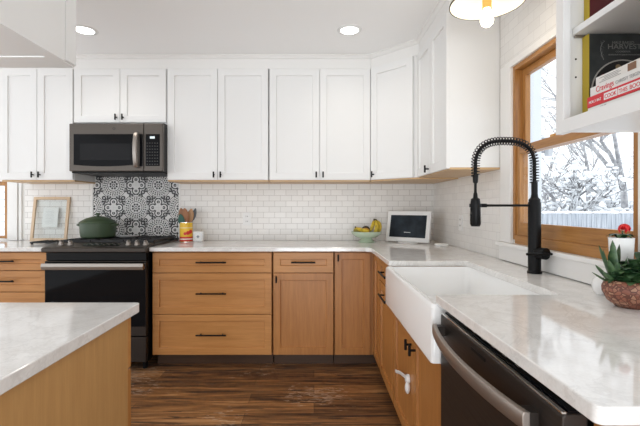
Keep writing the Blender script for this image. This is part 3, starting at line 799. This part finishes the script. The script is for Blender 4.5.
bm = BM(); lathe(bm, [(0, 0), (.05, 0), (.075, .012), (.078, .015), (.05, .005), (0, .004)], (-1.565, 3.38, .9592), 32, 1.2, .8); tag(obj('spoon_rest', bm, mat('grey_glaze', (.55, .55, .56), .3), None, 0, 50), 'small pale oval spoon rest on the middle burner beside the pot', 'spoon rest')
# flat dark rack on the left counter
bm = BM(); 
for i in range(7): box(bm, -2.275 + i * .04, -2.265 + i * .04, 3.24, 3.44, .925, .935)
for y in (3.245, 3.435): box(bm, -2.285, -2.02, y - .006, y + .006, .922, .932)
for x in (-2.27, -2.03):
    for y in (3.245, 3.435): cyl(bm, (x, y, .914), (x, y, .924), .007, 8)
tag(obj('trivet', bm, M['iron'], None, .001), 'flat black metal trivet on the left counter in front of the frame', 'trivet')
# leaning frame
t = thing('picture_frame', 'pale wood frame with clear glass and a paper note leaning on the tile', 'picture frame', (-2.358, 3.57, .9145))
t.rotation_euler = (R(-8), 0, R(0))
fwid, fh, b_ = .325, .395, .024
bm = BM(); box(bm, -fwid / 2, fwid / 2, 0, .018, 0, b_); box(bm, -fwid / 2, fwid / 2, 0, .018, fh - b_, fh)
for s in (-1, 1): box(bm, s * fwid / 2 - (b_ if s > 0 else 0), s * fwid / 2 + (b_ if s < 0 else 0), 0, .018, b_, fh - b_)
def woodl(name, c0, c1): return wood(name, c0, c1, 2, .5)
obj('frame', bm, woodl('pale_frame_wood', (.58, .42, .27), (.68, .52, .36)), t, .0015, local=True)
bm = BM(); box(bm, -fwid / 2 + b_, fwid / 2 - b_, .007, .009, b_, fh - b_); obj('glass', bm, glass('frame_glass', (.95, .965, .965)), t, local=True)
bm = BM(); box(bm, -.07, .065, .0098, .0108, .125, .30); pp = obj('paper', bm, mat('note_paper', (.80, .80, .78), .7), t, local=True)
bm = BM()
for k in range(9): box(bm, -.045, .02 + .02 * rnd.random(), .0092, .0097, .16 + k * .013, .162 + k * .013)
obj('faint_print', bm, mat('faint_ink', (.55, .55, .55), .8), pp, local=True)
# can with utensils
cx_, cy_ = -1.110, 3.50
t = thing('utensil_can', 'yellow and red printed tin holding cooking spoons beside the range', 'can', (cx_, cy_, .9145))
yel = mat('can_yellow', (.80, .50, .03), .35); red = mat('can_red', (.62, .03, .02), .35); wht = mat('can_white', (.8, .78, .7), .4)
bm = BM(); lathe(bm, [(0, 0), (.055, 0), (.055, .168), (.052, .168), (.051, .01), (0, .008)], (cx_, cy_, .9145), 36); cn = obj('tin', bm, yel, t, 0, 40)
bm = BM(); lathe(bm, [(.0555, .006), (.0558, .006), (.0558, .045), (.0555, .045)], (cx_, cy_, .9145), 36); obj('red_band', bm, red, cn, 0, 40)
bm = BM(); lathe(bm, [(.0556, .12), (.0558, .12), (.0558, .124), (.0556, .124)], (cx_, cy_, .9145), 36); lathe(bm, [(.0559, .02), (.0561, .02), (.0561, .03), (.0559, .03)], (cx_, cy_, .9145), 36); obj('printed_line', bm, wht, cn, 0, 40)
bm = BM()
for a, z, r in ((-75, .078, .017), (-50, .088, .017), (-100, .072, .013)):
    lathe(bm, [(0, 0), (r, 0), (r, .002), (0, .002)], (cx_ + .0545 * math.cos(R(a + 18)), cy_ + .0545 * math.sin(R(a + 18)), .9145 + z), 16, axis=(math.cos(R(a + 18)), math.sin(R(a + 18)), 0))
obj('printed_tomato', bm, red, cn)
for z in (0, .166):
    bm = BM(); lathe(bm, [(.054, 0), (.057, 0), (.057, .004), (.054, .004), (.054, 0)], (cx_, cy_, .9145 + z), 36); obj('tin_rim', bm, M['chrome'], cn, 0, 40)
spw = wood('spoon_wood', (.22, .085, .035), (.36, .155, .065), 2, .5); spl = wood('spoon_beech', (.32, .16, .07), (.48, .27, .13), 2, .5)
def spoon(base, tip, wd, hl, m, name, lab, thin=.35, slot=False):
    base, tip = V(base), V(tip); dr = (tip - base).normalized()
    bm = BM(); tube(bm, [base, base.lerp(tip, .5), tip - dr * hl * .85], [.005, .0055, .006], 8)
    n = 10; rings = []
    u = V((1, 0, 0)); u = (u - dr * u.dot(dr)).normalized(); w = dr.cross(u)
    pts = [(tip - dr * hl * (1 - i / n), max(.006 if i == 0 else .001, wd * math.sin(math.pi * (.12 + .86 * i / n)) ** .7)) for i in range(n + 1)]
    for p, r in pts: rings.append([bm.verts.new(p + u * r * math.cos(a) + w * r * thin * math.sin(a)) for a in [2 * math.pi * k / 12 for k in range(12)]])
    for a, c in zip(rings, rings[1:]):
        for k in range(12): bm.faces.new((a[k], a[(k + 1) % 12], c[(k + 1) % 12], c[k]))
    bm.faces.new(rings[0]); bm.faces.new(rings[-1])
    tag(obj(name, bm, m, None, 0, 50), lab, name.replace('_', ' '), 'utensils in the printed tin')
zb = .925
spoon((cx_ + .01, cy_ - .005, zb), (cx_ - .005, cy_ - .03, 1.205), .036, .13, spw, 'wooden_spoon', 'broad reddish wooden spoon in the middle of the printed tin', .25)
spoon((cx_ + .012, cy_ + .014, zb), (cx_ - .05, cy_ + .01, 1.205), .034, .12, spw, 'wooden_spoon', 'reddish wooden spoon leaning toward the range in the printed tin', .25)
spoon((cx_ - .015, cy_ + .004, zb), (cx_ + .05, cy_ - .008, 1.20), .032, .13, spl, 'wooden_spatula', 'pale wooden spatula in the printed tin between spoon and grey turner', .2)
spoon((cx_ + .0, cy_ - .02, zb), (cx_ - .040, cy_ - .038, 1.155), .028, .10, mat('teal_silicone', (.02, .10, .075), .5), 'rubber_spatula', 'dark green rubber spatula leaning low in the printed tin', .2)
spoon((cx_ + .026, cy_ + .028, zb), (cx_ - .068, cy_ + .03, 1.185), .024, .11, spl, 'wooden_spoon', 'pale slim wooden spoon furthest toward the range in the printed tin', .3)
spoon((cx_ + .0, cy_ + .015, zb), (cx_ + .078, cy_ + .017, 1.205), .020, .11, mat('grey_nylon', (.10, .11, .12), .4), 'turner', 'grey turner leaning away from the range in the printed tin', .25)
# timer cube
t = thing('kitchen_timer', 'small white square timer on the counter beside the printed tin', 'timer', (-.995, 3.48, .9145))
bm = BM(); box(bm, -1.038, -.952, 3.455, 3.50, .9145, 1.005); obj('case', bm, M['plastic'], t, .012, seg=4)
bm = BM(); box(bm, -1.0, -.99, 3.4535, 3.4552, .948, .972); box(bm, -1.007, -.983, 3.4535, 3.4552, .956, .964); obj('mark', bm, mat('grey_mark', (.25, .27, .3), .5), t)
bm = BM(); lathe(bm, [(.034, 0), (.0355, 0), (.0355, .001), (.034, .001), (.034, 0)], (-.995, 3.455, .96), 32, axis=(0, -1, 0)); obj('dial_ring', bm, mat('ring_grey', (.45, .55, .62), .5), t)
# fruit bowl
bxc, byc = .448, 3.45
t = thing('pedestal_bowl', 'pale green footed bowl holding fruit on the back counter', 'bowl', (bxc, byc, .9145))
bm = BM(); lathe(bm, [(0, .002), (.072, 0), (.074, .004), (.06, .012), (.048, .03), (.05, .036), (.09, .045), (.122, .07), (.128, .092), (.124, .092), (.115, .072), (.085, .056), (0, .05)], (bxc, byc, .9145), 40); obj('bowl', bm, M['mint'], t, 0, 40)
yb = pm('banana_skin', lambda b: b.ramp(b.noise(b.vec(*b.objpos()), 40, 3), [(.3, (.30, .24, .02)), (.55, (.62, .43, .03)), (.75, (.70, .52, .05))]), .45)
dk = mat('fruit_stem', (.06, .05, .03), .6)
def banana(pts, r, lab):
    pts = [V(p) for p in pts]; P = []
    for i in range(13):
        k = i / 12; P.append(pts[0] * (1 - k) ** 2 + pts[1] * 2 * k * (1 - k) + pts[2] * k * k)
    rs = [r * min(1, .42 + 2.2 * min(i, 12 - i) / 12) for i in range(13)]
    bm = BM(); tube(bm, P, rs, 7); o = tag(obj('banana', bm, yb, None, 0, 50), lab, 'banana', 'fruit in the footed bowl')
    d = (P[-1] - P[-2]).normalized(); bm = BM(); tube(bm, [P[-1], P[-1] + d * .016], [.007, .005], 7); obj('stem', bm, dk, o, 0, 50, local=False) if False else None
    q = bmesh.new(); tube(q, [P[-1] - d * .002, P[-1] + d * .018], [r * .42, .006], 7); bmesh.ops.translate(q, vec=-o.location, verts=q.verts); obj('stem', q, dk, o, 0, 50, local=True)
    bm.free()
bz = .9145
banana([(bxc + .092, byc - .03, bz + .078), (bxc + .135, byc - .03, bz + .14), (bxc + .088, byc - .014, bz + .185)], .016, 'outermost upright yellow banana beside the tablet')
banana([(bxc + .055, byc - .062, bz + .075), (bxc + .10, byc - .06, bz + .135), (bxc + .07, byc - .03, bz + .185)], .017, 'upright banana in the middle of the bunch')
banana([(bxc + .03, byc - .02, bz + .095), (bxc + .055, byc - .02, bz + .14), (bxc + .065, byc + .004, bz + .182)], .016, 'greenish upright banana at the inner side of the bunch')
banana([(bxc + .012, byc - .088, bz + .10), (bxc - .05, byc - .078, bz + .10), (bxc - .088, byc - .03, bz + .125)], .017, 'yellow banana lying along the front of the footed bowl')
bm = BM(); ball(bm, (bxc + .0, byc + .04, bz + .103), .034, 1.1, .9, 1.0); tag(obj('avocado', bm, mat('avocado_skin', (.03, .028, .02), .5), None, 0, 60), 'dark avocado lying at the middle of the footed bowl', 'avocado', 'fruit in the footed bowl')
bm = BM(); ball(bm, (bxc - .012, byc - .036, bz + .098), .03, 1.2, .9, .9); tag(obj('mango', bm, mat('mango_skin', (.50, .25, .03), .4), None, 0, 60), 'orange yellow mango in front of the bananas', 'mango', 'fruit in the footed bowl')
bm = BM(); ball(bm, (bxc - .072, byc + .03, bz + .098), .03, 1.2, .9, .9); tag(obj('mango', bm, mat('green_mango', (.33, .27, .03), .4), None, 0, 60), 'greenish yellow mango behind the lying banana', 'mango', 'fruit in the footed bowl')
# tablet display
t = thing('digital_frame', 'white-framed black screen standing in the counter corner', 'tablet', (.772, 3.375, .9145), None, math.atan2(-.25, .31))
scr = pm('dark_screen', lambda b: b.ramp(b.noise(b.vec(*b.objpos()), 9, 4), [(.35, (.008, .012, .018)), (.7, (.03, .045, .06))]), .45, Specular_IOR_Level=.2)
TW, TH = .395, .262
tl = Matrix.Translation((0, 0, .010)) @ Matrix.Rotation(R(-12), 4, 'X')
bm = BM(); box(bm, -TW / 2, TW / 2, 0, .022, 0, TH, tl); cs = obj('case', bm, M['plastic'], t, .004, local=True)
bm = BM(); box(bm, -TW / 2 + .034, TW / 2 - .034, -.001, .003, .036, TH - .036, tl); obj('screen', bm, scr, cs, local=True)
bm = BM(); lathe(bm, [(0, 0), (.085, 0), (.085, .006), (.02, .010), (0, .010)], (0, .03, 0), 28, 1, .7); box(bm, -.03, .03, .015, .05, .004, .09); obj('stand', bm, M['plastic'], t, .001, 50, local=True)
bm = BM(); lathe(bm, [(0, 0), (.048, 0), (.054, .010), (.052, .016), (.044, .010), (0, .008)], (.985, 3.115, .9145), 32); tag(obj('small_dish', bm, M['ceramic'], None, 0, 40), 'small flat white dish on the counter beside the black screen', 'dish')

# ------------------------------------------------------------------ plants by the window
lf = leafmat('succulent_leaf', (.02, .06, .025), (.085, .15, .06), 70); lf2 = leafmat('jade_leaf', (.012, .045, .016), (.05, .105, .035), 40)
soil = mat('potting_soil', (.02, .014, .01), .9)
def blade(bm, c, d, L, w, bend=.0, keel=.25):
    """thick tapering succulent leaf"""
    c, d = V(c), V(d).normalized(); side = d.cross(V((0, 0, 1)))
    if side.length < .1: side = V((1, 0, 0))
    side.normalize(); up = side.cross(d).normalized(); rows = []
    n = 7
    for i in range(n + 1):
        k = i / n; p = c + d * L * k + up * bend * k * k; r = w * (1 - k) ** .55 * (.75 + .6 * k) + .0006
        rows.append([bm.verts.new(p + side * a * r + up * b * r * keel) for a, b in ((-1, .5), (0, .25), (1, .5), (.6, -.7), (0, -1.2), (-.6, -.7))])
    for a, b in zip(rows, rows[1:]):
        for j in range(6): bm.faces.new((a[j], a[(j + 1) % 6], b[(j + 1) % 6], b[j]))
    bm.faces.new(rows[0]); bm.faces.new(rows[-1])
def oval(bm, c, d, L, w, th=.12):
    c, d = V(c), V(d).normalized(); side = d.cross(V((.1, .2, 1))).normalized(); up = side.cross(d); rows = []
    for i in range(7):
        k = i / 6; r = w * math.sin(math.pi * (.08 + .88 * k)) ** .8; p = c + d * L * k + up * .012 * math.sin(math.pi * k)
        rows.append([bm.verts.new(p + side * r * math.cos(a) + up * r * th * math.sin(a)) for a in [2 * math.pi * j / 8 for j in range(8)]])
    for a, b in zip(rows, rows[1:]):
        for j in range(8): bm.faces.new((a[j], a[(j + 1) % 8], b[(j + 1) % 8], b[j]))
    bm.faces.new(rows[0]); bm.faces.new(rows[-1])
# pebbled bowl planter
bc = (.975, 1.215, .9145)
t = thing('planter_bowl', 'oval reddish pebbled planter with aloe and glossy round leaves by the window', 'planter', bc)
bm = BM(); lathe(bm, [(0, 0), (.6, .0), (.85, .018), (.99, .045), (1, .058), (.93, .074), (.84, .08), (.78, .074), (.76, .062), (0, .06)], bc, 44, .097, .072)
# profile radii are scaled; z is true
obj('bowl', bm, pm('pebble_terracotta', pebbles, .5), t, 0, 40)
bm = BM(); lathe(bm, [(0, .066), (.77, .064)], bc, 30, .097, .072); obj('soil', bm, soil, t)
bm = BM(); r2 = random.Random(3)
for k in range(110):
    a = r2.uniform(0, 6.28); rr = .072 * r2.random() ** .5; bz_ = .150 - rr * .9 - r2.uniform(0, .03)
    c = V((bc[0] + .006 + rr * math.cos(a), bc[1] + rr * .7 * math.sin(a), bc[2] + bz_))
    oval(bm, c, (math.cos(a) * .9, math.sin(a) * .7, r2.uniform(-.1, .9)), r2.uniform(.026, .044), r2.uniform(.010, .016))
for k in range(12):
    a = k * .53; rr = .02 + .02 * (k % 3); tube(bm, [(bc[0] + .014, bc[1], bc[2] + .062), (bc[0] + .014 + rr * math.cos(a), bc[1] + rr * .7 * math.sin(a), bc[2] + .115)], .003, 6)
obj('foliage', bm, lf2, t, 0, 60)
bm = BM(); ab = V((bc[0] - .058, bc[1] + .012, bc[2] + .062))
for d, L in (((-.050, .005, .115), .138), ((-.018, -.01, .13), .146), ((.018, .0, .118), .132), ((-.035, .02, .12), .12), ((-.078, -.01, .066), .098), ((-.062, -.03, .045), .08), ((-.075, .012, .038), .08), ((.03, -.02, .09), .10), ((-.02, -.04, .08), .088), ((.0, .03, .1), .11), ((-.045, -.028, .085), .095), ((.045, .0, .07), .085)):
    blade(bm, ab, d, L * .95, .0165, .006)
obj('aloe_leaves', bm, lf, t, 0, 60)
# round white vase behind the planter
pc = (.988, 1.388, .9145)
bm = BM(); lathe(bm, [(0, 0), (.014, 0), (.023, .012), (.0275, .03), (.024, .05), (.014, .06), (.011, .06), (.018, .046), (.02, .03), (0, .01)], pc, 28)
tag(obj('bud_vase', bm, M['ceramic'], None, 0, 40), 'small round white vase half hidden behind the pebbled planter', 'vase')
# tall white pot with red flower
qc = (1.014, 1.330, .9145)
t = thing('flower_pot', 'tall white tapered pot with a red flower in the window corner', 'plant', qc)
bm = BM(); lathe(bm, [(0, 0), (.024, 0), (.026, .004), (.036, .198), (.037, .2), (.033, .2), (.030, .18), (0, .178)], qc, 32); obj('pot', bm, M['ceramic'], t, 0, 40)
bm = BM(); lathe(bm, [(0, .193), (.033, .192)], qc, 20); obj('soil', bm, soil, t)
bm = BM(); tube(bm, [(qc[0], qc[1], qc[2] + .19), (qc[0] + .002, qc[1] - .004, qc[2] + .222)], .0022, 6)
for a in range(0, 360, 45): oval(bm, (qc[0] + .008 * math.cos(R(a)), qc[1] + .008 * math.sin(R(a)), qc[2] + .196), (math.cos(R(a)), math.sin(R(a)), .15), .034, .009)
obj('leaves', bm, lf2, t, 0, 60)
bm = BM(); r2 = random.Random(5)
fc = V((qc[0] + .006, qc[1] - .006, qc[2] + .228))
for k in range(46):
    d = V((r2.gauss(0, 1), r2.gauss(0, 1), r2.gauss(.3, .8))).normalized(); oval(bm, fc + d * .004, d, .014, .0055, .3)
obj('flower', bm, mat('red_petal', (.62, .012, .015), .5), t, 0, 60)

# ------------------------------------------------------------------ cookbooks
pg = mat('book_pages', (.74, .70, .62), .8)
def standing(lab, x0, x1, yb, th, z0, h, cover, spine):
    """book leaning flat on the far side, cover toward the camera, spine on the open front side"""
    t = thing('cookbook', lab, 'book', ((x0 + x1) / 2, yb - th / 2, z0), 'cookbooks in the open shelf')
    bx('cover', (x0 + .002, x1, yb - th, yb - th + .003, z0, z0 + h), cover, t, .0006)
    bx('back_cover', (x0 + .002, x1, yb - .003, yb, z0, z0 + h), cover, t, .0006)
    bx('spine', (x0, x0 + .003, yb - th, yb, z0, z0 + h), spine, t, .0006)
    bx('pages', (x0 + .003, x1 - .004, yb - th + .003, yb - .003, z0 + .003, z0 + h - .003), pg, t, 0)
    return t
blkc = pm('slate_cover', lambda b: b.ramp(b.noise(b.vec(*b.pos()), 14, 4), [(.35, (.016, .018, .018)), (.7, (.05, .055, .055))]), .35)
yel2 = mat('mustard_cloth', (.46, .33, .02), .6)
hx0, hx1, hyb, hth, hz, hh = .815, 1.055, 1.2245, .028, 1.4675, .262
t = standing('dark cookbook with mustard spine and a plate of food on its cover', hx0, hx1, hyb, hth, hz, hh, blkc, yel2)
cv = [c for c in t.children if c.name.startswith('cover')][0]
ink = mat('cover_lettering', (.22, .22, .21), .5)
fy_ = hyb - hth - .0004
def TX(x, z): return Matrix.Translation((x, fy_, z)) @ Matrix.Rotation(R(90), 4, 'X')
lettering('lettering', 'HALF BAKED', .0115, ink, cv, TX(.885, 1.6995), .064)
lettering('lettering', 'HARVEST', .0215, ink, cv, TX(.871, 1.684), .099)
lettering('lettering', 'COOKBOOK', .007, ink, cv, TX(.895, 1.674), .045)
lettering('lettering', 'RECIPES FROM MY BARN IN THE MOUNTAINS', .006, ink, cv, TX(.874, 1.665), .094)
bm = BM(); tube(bm, [(.863, fy_, 1.708), (.854, fy_, 1.70), (.850, fy_, 1.684), (.854, fy_, 1.666), (.860, fy_, 1.652)], .0007, 6)
for z, s in ((1.692, 1), (1.683, -1), (1.672, 1), (1.66, -1), (1.65, 1)): oval(bm, (.854, fy_, z + .01), (s * .8, 0, .6), .009, .0025, .1)
obj('printed_sprig', bm, ink, cv)
def disc(r, c, m, name, z=0, par=cv, inner=0, n=40):
    bm = BM(); lathe(bm, [(inner, 0), (r, 0), (r, .0006), (inner, .0006)] + ([(inner, 0)] if inner else []), (c[0], fy_ + .0002 - z, c[1]), n, axis=(0, -1, 0)); obj(name, bm, m, par)
pc2 = (.916, 1.559)
disc(.094, pc2, mat('plate_dark', (.012, .011, .011), .4), 'printed_plate', .0001)
disc(.094, pc2, mat('plate_rim', (.42, .40, .36), .4), 'printed_plate_rim', .0003, inner=.090)
r2 = random.Random(11)
fcols = [mat('food_' + str(i), c, .5) for i, c in enumerate([(.16, .13, .03), (.20, .02, .02), (.05, .012, .012), (.24, .17, .06), (.08, .10, .02), (.30, .22, .12)])]
for i, m in enumerate(fcols):
    bm = BM()
    for k in range(9):
        a = r2.uniform(0, 6.28); rr = .076 * r2.random() ** .5; s = r2.uniform(.006, .016)
        lathe(bm, [(0, 0), (s, .0001), (s, .0003), (0, .0012)], (pc2[0] + rr * math.cos(a), fy_ - .0002 - .0001 * i, pc2[1] + rr * math.sin(a)), 12, axis=(0, -1, 0))
    obj('printed_food', bm, m, cv)
# flat stack, spines to the open front
def flat(lab, x0, y0, y1, z0, th, w, m, sp=None):
    t = thing('cookbook', lab, 'book', (x0 + w / 2, (y0 + y1) / 2, z0), 'cookbooks in the open shelf')
    bx('cover', (x0 + .002, x0 + w, y0, y1, z0, z0 + .003), m, t, .0005); bx('cover', (x0 + .002, x0 + w, y0, y1, z0 + th - .003, z0 + th), m, t, .0005)
    s = bx('spine', (x0, x0 + .003, y0, y1, z0, z0 + th), m, t, .001)
    bx('pages', (x0 + .003, x0 + w - .004, y0 + .003, y1 - .003, z0 + .003, z0 + th - .003), pg, t, 0)
    return t, s
def SX(x, y, z): return Matrix.Translation((x - .0004, y, z)) @ Matrix.Rotation(R(-90), 4, 'Z') @ Matrix.Rotation(R(90), 4, 'X')
bw = mat('book_white', (.76, .75, .72), .4); brd = mat('book_red', (.62, .02, .03), .4); btp = mat('book_cream', (.74, .72, .68), .4)
yR = mat('stripe_yellow', (.70, .45, .05), .4); tR = mat('stripe_teal', (.02, .28, .33), .4); gR = mat('stripe_green', (.22, .35, .08), .4)
redink = mat('red_ink', (.6, .015, .04), .4); gry = mat('grey_ink', (.30, .30, .30), .5); whi = mat('white_ink', (.8, .8, .78), .5)
z = 1.4675; ye = 1.157
t, s = flat('white cookbook with coloured stripes at the bottom of the flat stack', .786, .907, ye, z, .030, .2, bw)
for m, y0_, a, b in ((yR, 1.04, .018, .0215), (gR, 1.02, .0145, .018), (tR, 1.033, .011, .0145)): bx('stripe', (.7852, .787, .91, y0_, z + a, z + b), m, s, 0)
lettering('lettering', 'EATS', .010, gry, s, SX(.786, 1.105, z + .018))
z += .0302
t, s = flat('red cookbook with white block lettering in the flat stack', .784, .904, ye, z, .030, .21, brd)
lettering('lettering', 'MOLLY BAZ', .0105, whi, s, SX(.784, 1.149, z + .010), .048)
for w_, y_, L_ in (('COOK', 1.086, .042), ('THIS', 1.035, .028), ('BOOK', 1.0, .042)):
    bx('title_block', (.7832, .785, y_ - L_ - .003, y_ + .003, z + .006, z + .024), whi, s, 0)
    lettering('lettering', w_, .0155, brd, s, SX(.7832, y_, z + .009), L_)
z += .0302
t, s = flat('white cookbook with red script title in the flat stack', .788, .907, 1.150, z, .026, .2, bw)
lettering('lettering', 'Cravings', .023, redink, s, SX(.788, 1.126, z + .007), .066)
lettering('lettering', 'CHRISSY TEIGEN', .0125, gry, s, SX(.788, 1.053, z + .008), .082)
z += .0262
t, s = flat('cream cookbook with grey printed lines on top of the flat stack', .792, .915, 1.133, z, .024, .2, btp)
for k in range(4): bx('printed_line', (.7914, .7925, 1.04 + .008 * (k % 2), 1.118 - .009 * (k % 3), z + .005 + k * .004, z + .0065 + k * .004), gry, s, 0)
bx('printed_photo', (.7912, .7925, .99, 1.017, z + .003, z + .021), mat('brown_photo', (.22, .11, .06), .5), s, 0)
t = standing('dark red cookbook with yellow spine standing on the upper board', .82, 1.0, 1.2245, .022, 1.7555, .25, mat('maroon_cover', (.10, .012, .015), .4), yel2)

# ------------------------------------------------------------------ outdoors
snow = pm('snow', lambda b: b.mix(b.noise(b.vec(*b.pos()), 1.5, 3), (.86, .88, .9), (.92, .93, .95)), .8)
o = bx('ground', (1.9, 70, -20, 90, -1.0, -.8), snow, None, 0); struct(o)
bark = pm('bark', lambda b: b.ramp(b.noise(b.vec(*b.pos()), 6, 4), [(.4, (.27, .27, .28)), (.7, (.5, .5, .51))]), .9)
twig = pm('snowy_twig', twigmat, .9)
fencew = pm('weathered_fence', lambda b: b.ramp(b.noise(b.vec(b.pos()[0] * 7, b.pos()[1], b.pos()[2] * .4), 3, 3), [(.35, (.30, .33, .37)), (.65, (.50, .53, .57))]), .8)
FYo = 12.0
t = thing('board_fence', 'weathered grey board fence across the snowy yard', 'fence', (8.2, FYo, -.8))
bm = BM(); x = 3.6
while x < 14: box(bm, x, x + .135, FYo, FYo + .02, -.8, 1.02 + .012 * math.sin(x * 9)); x += .146
box(bm, 3.6, 14, FYo + .02, FYo + .06, -.4, -.31); box(bm, 3.6, 14, FYo + .02, FYo + .06, .66, .75)
obj('boards', bm, fencew, t)
bm = BM(); x = 3.6
while x < 14:
    w_ = rnd.uniform(.2, .7); lathe(bm, [(0, -.01), (1, 0), (.9, .04), (.5, .065), (0, .075)], (x + w_ / 2, FYo + .02, 1.03), 14, w_ / 2, .06); x += w_ * .85
obj('snow_cap', bm, snow, t, 0, 60)
def tree(lab, p, H, r, seed, lean=(0, 0), m=None, name='bare_tree', depth=5, spread=.65, grp='bare trees in the yard', thin=.55, blobs=0):
    rr = random.Random(seed); bm = BM(); tips = []
    def grow(a, d, L, r, n):
        pts = [a]; q = a; dd = d.copy()
        for i in range(3):
            dd = (dd + V((rr.gauss(0, .12), rr.gauss(0, .12), rr.gauss(.03, .08)))).normalized(); q = q + dd * L / 3; pts.append(q)
        tube(bm, pts, [r, r * .88, r * .76, r * .62], 5 if n > 2 else 4, n == depth)
        if n == 0: tips.append(q)
        if n == 0: return
        for k in range(3 if n > 1 else 4):
            s = pts[rr.choice((2, 3, 3))]; e = (dd + V((rr.gauss(0, spread), rr.gauss(0, spread), rr.gauss(.1, .35)))).normalized()
            grow(s, e, L * rr.uniform(.6, .82), r * thin, n - 1)
    grow(V(p), V((lean[0], lean[1], 1)).normalized(), H * .36, r, depth)
    o = tag(obj(name, bm, m or bark, None, 0, None, origin=p), lab, name.split('_')[-1], grp)
    if blobs:
        bm = BM()
        for q in rr.sample(tips, min(blobs, len(tips))): ball(bm, q, rr.uniform(.04, .13), 1.3, 1, .55, 6)
        bmesh.ops.translate(bm, vec=-V(p), verts=bm.verts); obj('snow', bm, snow, o, 0, 80, local=True)
tree('tall bare tree with a leaning trunk near the window edge', (12.6, 15.5, -.8), 8.5, .17, 4, (-.28, 0))
tree('bare tree with fine branches at the middle of the yard view', (13.2, 19.5, -.8), 8.0, .12, 9, (.1, 0))
tree('slender bare tree beside the porch lantern', (8.9, 15.0, -.8), 6.6, .09, 21, (.05, 0))
LB = ['twiggy snow-dusted shrub closest to the porch post', 'snow-dusted shrub over the fence next to the tallest shrub', 'snow-dusted shrub at the middle behind the fence', 'low snow-dusted shrub behind the fence near the snowy roof', 'broad snow-dusted shrub set deepest behind the fence', 'rounded snow-dusted shrub between the lantern and the middle shrub']
for i, (x, y, h, s) in enumerate(((8.6, 14.0, 4.3, 31), (9.9, 14.9, 2.7, 32), (12.3, 17.2, 2.6, 33), (11.2, 14.3, 2.0, 34), (12.6, 20.5, 3.2, 35), (9.9, 17.4, 4.4, 36))):
    tree(LB[i], (x, y, -.8), h, .10, s, (0, 0), twig, 'snowy_shrub', 5, .85, 'snowy shrubs behind the fence', .66, 130)
# neighbour roof slope and far gabled house
t = thing('neighbour_shed', 'snow-covered gable roof rising beyond the fence', 'building', (21.3, 24, -.8))
bm = BM(); prism(bm, [(17.0, .98), (21.3, 4.66), (25.6, .98), (25.6, -.8), (17.0, -.8)], (24.2, 28), 1); obj('wall', bm, mat('pale_siding', (.72, .74, .76), .7), t)
bm = BM(); prism(bm, [(16.4, .73), (21.3, 4.93), (26.2, .73), (26.2, .46), (21.3, 4.62), (16.4, .46)], (24.0, 28.2), 1); obj('snowy_roof', bm, snow, t)
t = thing('grey_house', 'small grey gabled house with a window far beyond the yard', 'building', (23.6, 31.0, -.8))
bm = BM(); prism(bm, [(22.0, -.8), (22.0, 3.4), (23.0, 4.4), (26.5, 4.4), (26.5, -.8)], (31, 35), 1); obj('wall', bm, mat('grey_siding', (.36, .37, .39), .8), t)
bm = BM(); prism(bm, [(21.7, 3.3), (23.0, 4.6), (26.8, 4.6), (26.8, 4.42), (23.05, 4.42), (21.85, 3.2)], (30.8, 35.2), 1); obj('snowy_roof', bm, snow, t)
bm = BM(); box(bm, 22.5, 23.3, 30.93, 31.0, 1.9, 3.2); f_ = obj('window', bm, mat('white_sash', (.8, .82, .84), .6), t)
bm = BM(); box(bm, 22.6, 22.88, 30.9, 30.94, 2.0, 3.1); box(bm, 22.92, 23.2, 30.9, 30.94, 2.0, 3.1); obj('pane', bm, mat('dull_pane', (.25, .27, .3), .3), f_)
# porch post with lantern
pX, pY = 1.655, 3.0
t = thing('porch_post', 'square white porch post outside the window', 'post', (pX, pY, -.8))
postm = mat('shaded_post_white', (.60, .63, .67), .6)  # white post, with its bluish shade put into the colour
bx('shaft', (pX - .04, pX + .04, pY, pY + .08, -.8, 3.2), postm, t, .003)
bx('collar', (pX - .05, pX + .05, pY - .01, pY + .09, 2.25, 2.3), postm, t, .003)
lx, ly, lz = pX + .108, pY + .03, 1.60
t = thing('porch_lantern', 'grey snow-capped lantern fixed to the porch post', 'lantern', (lx, ly, lz))
lm = mat('lantern_grey', (.22, .23, .25), .5)
bm = BM(); lathe(bm, [(0, .0), (.03, .0), (.048, .12), (.044, .12), (.028, .01), (0, .01)], (lx, ly, lz), 6); obj('lantern_body', bm, mat('lantern_pane', (.45, .47, .5), .2), t)
bm = BM(); lathe(bm, [(0, .19), (.012, .17), (.03, .15), (.062, .118), (.05, .118), (0, .13)], (lx, ly, lz), 6); box(bm, pX + .0405, lx, ly - .008, ly + .008, lz + .02, lz + .035); obj('hood', bm, lm, t)
bm = BM(); lathe(bm, [(0, .2), (.03, .175), (.055, .135), (.05, .128), (0, .15)], (lx, ly, lz), 10); obj('snow_cap', bm, snow, t, 0, 60)
# clapboard of the neighbouring wall seen through the left window
def clap(b):
    x, y, z = b.pos(); return b.mix((z / .11).frac().lt(.12), (.80, .83, .86), (.50, .54, .58))
o = tag(bx('siding_wall', (-8, -3.6, 6.0, 6.1, -.8, 3.5), pm('clapboard', clap, .7), None, 0), 'pale clapboard house side outside the small window', 'wall'); struct(o)
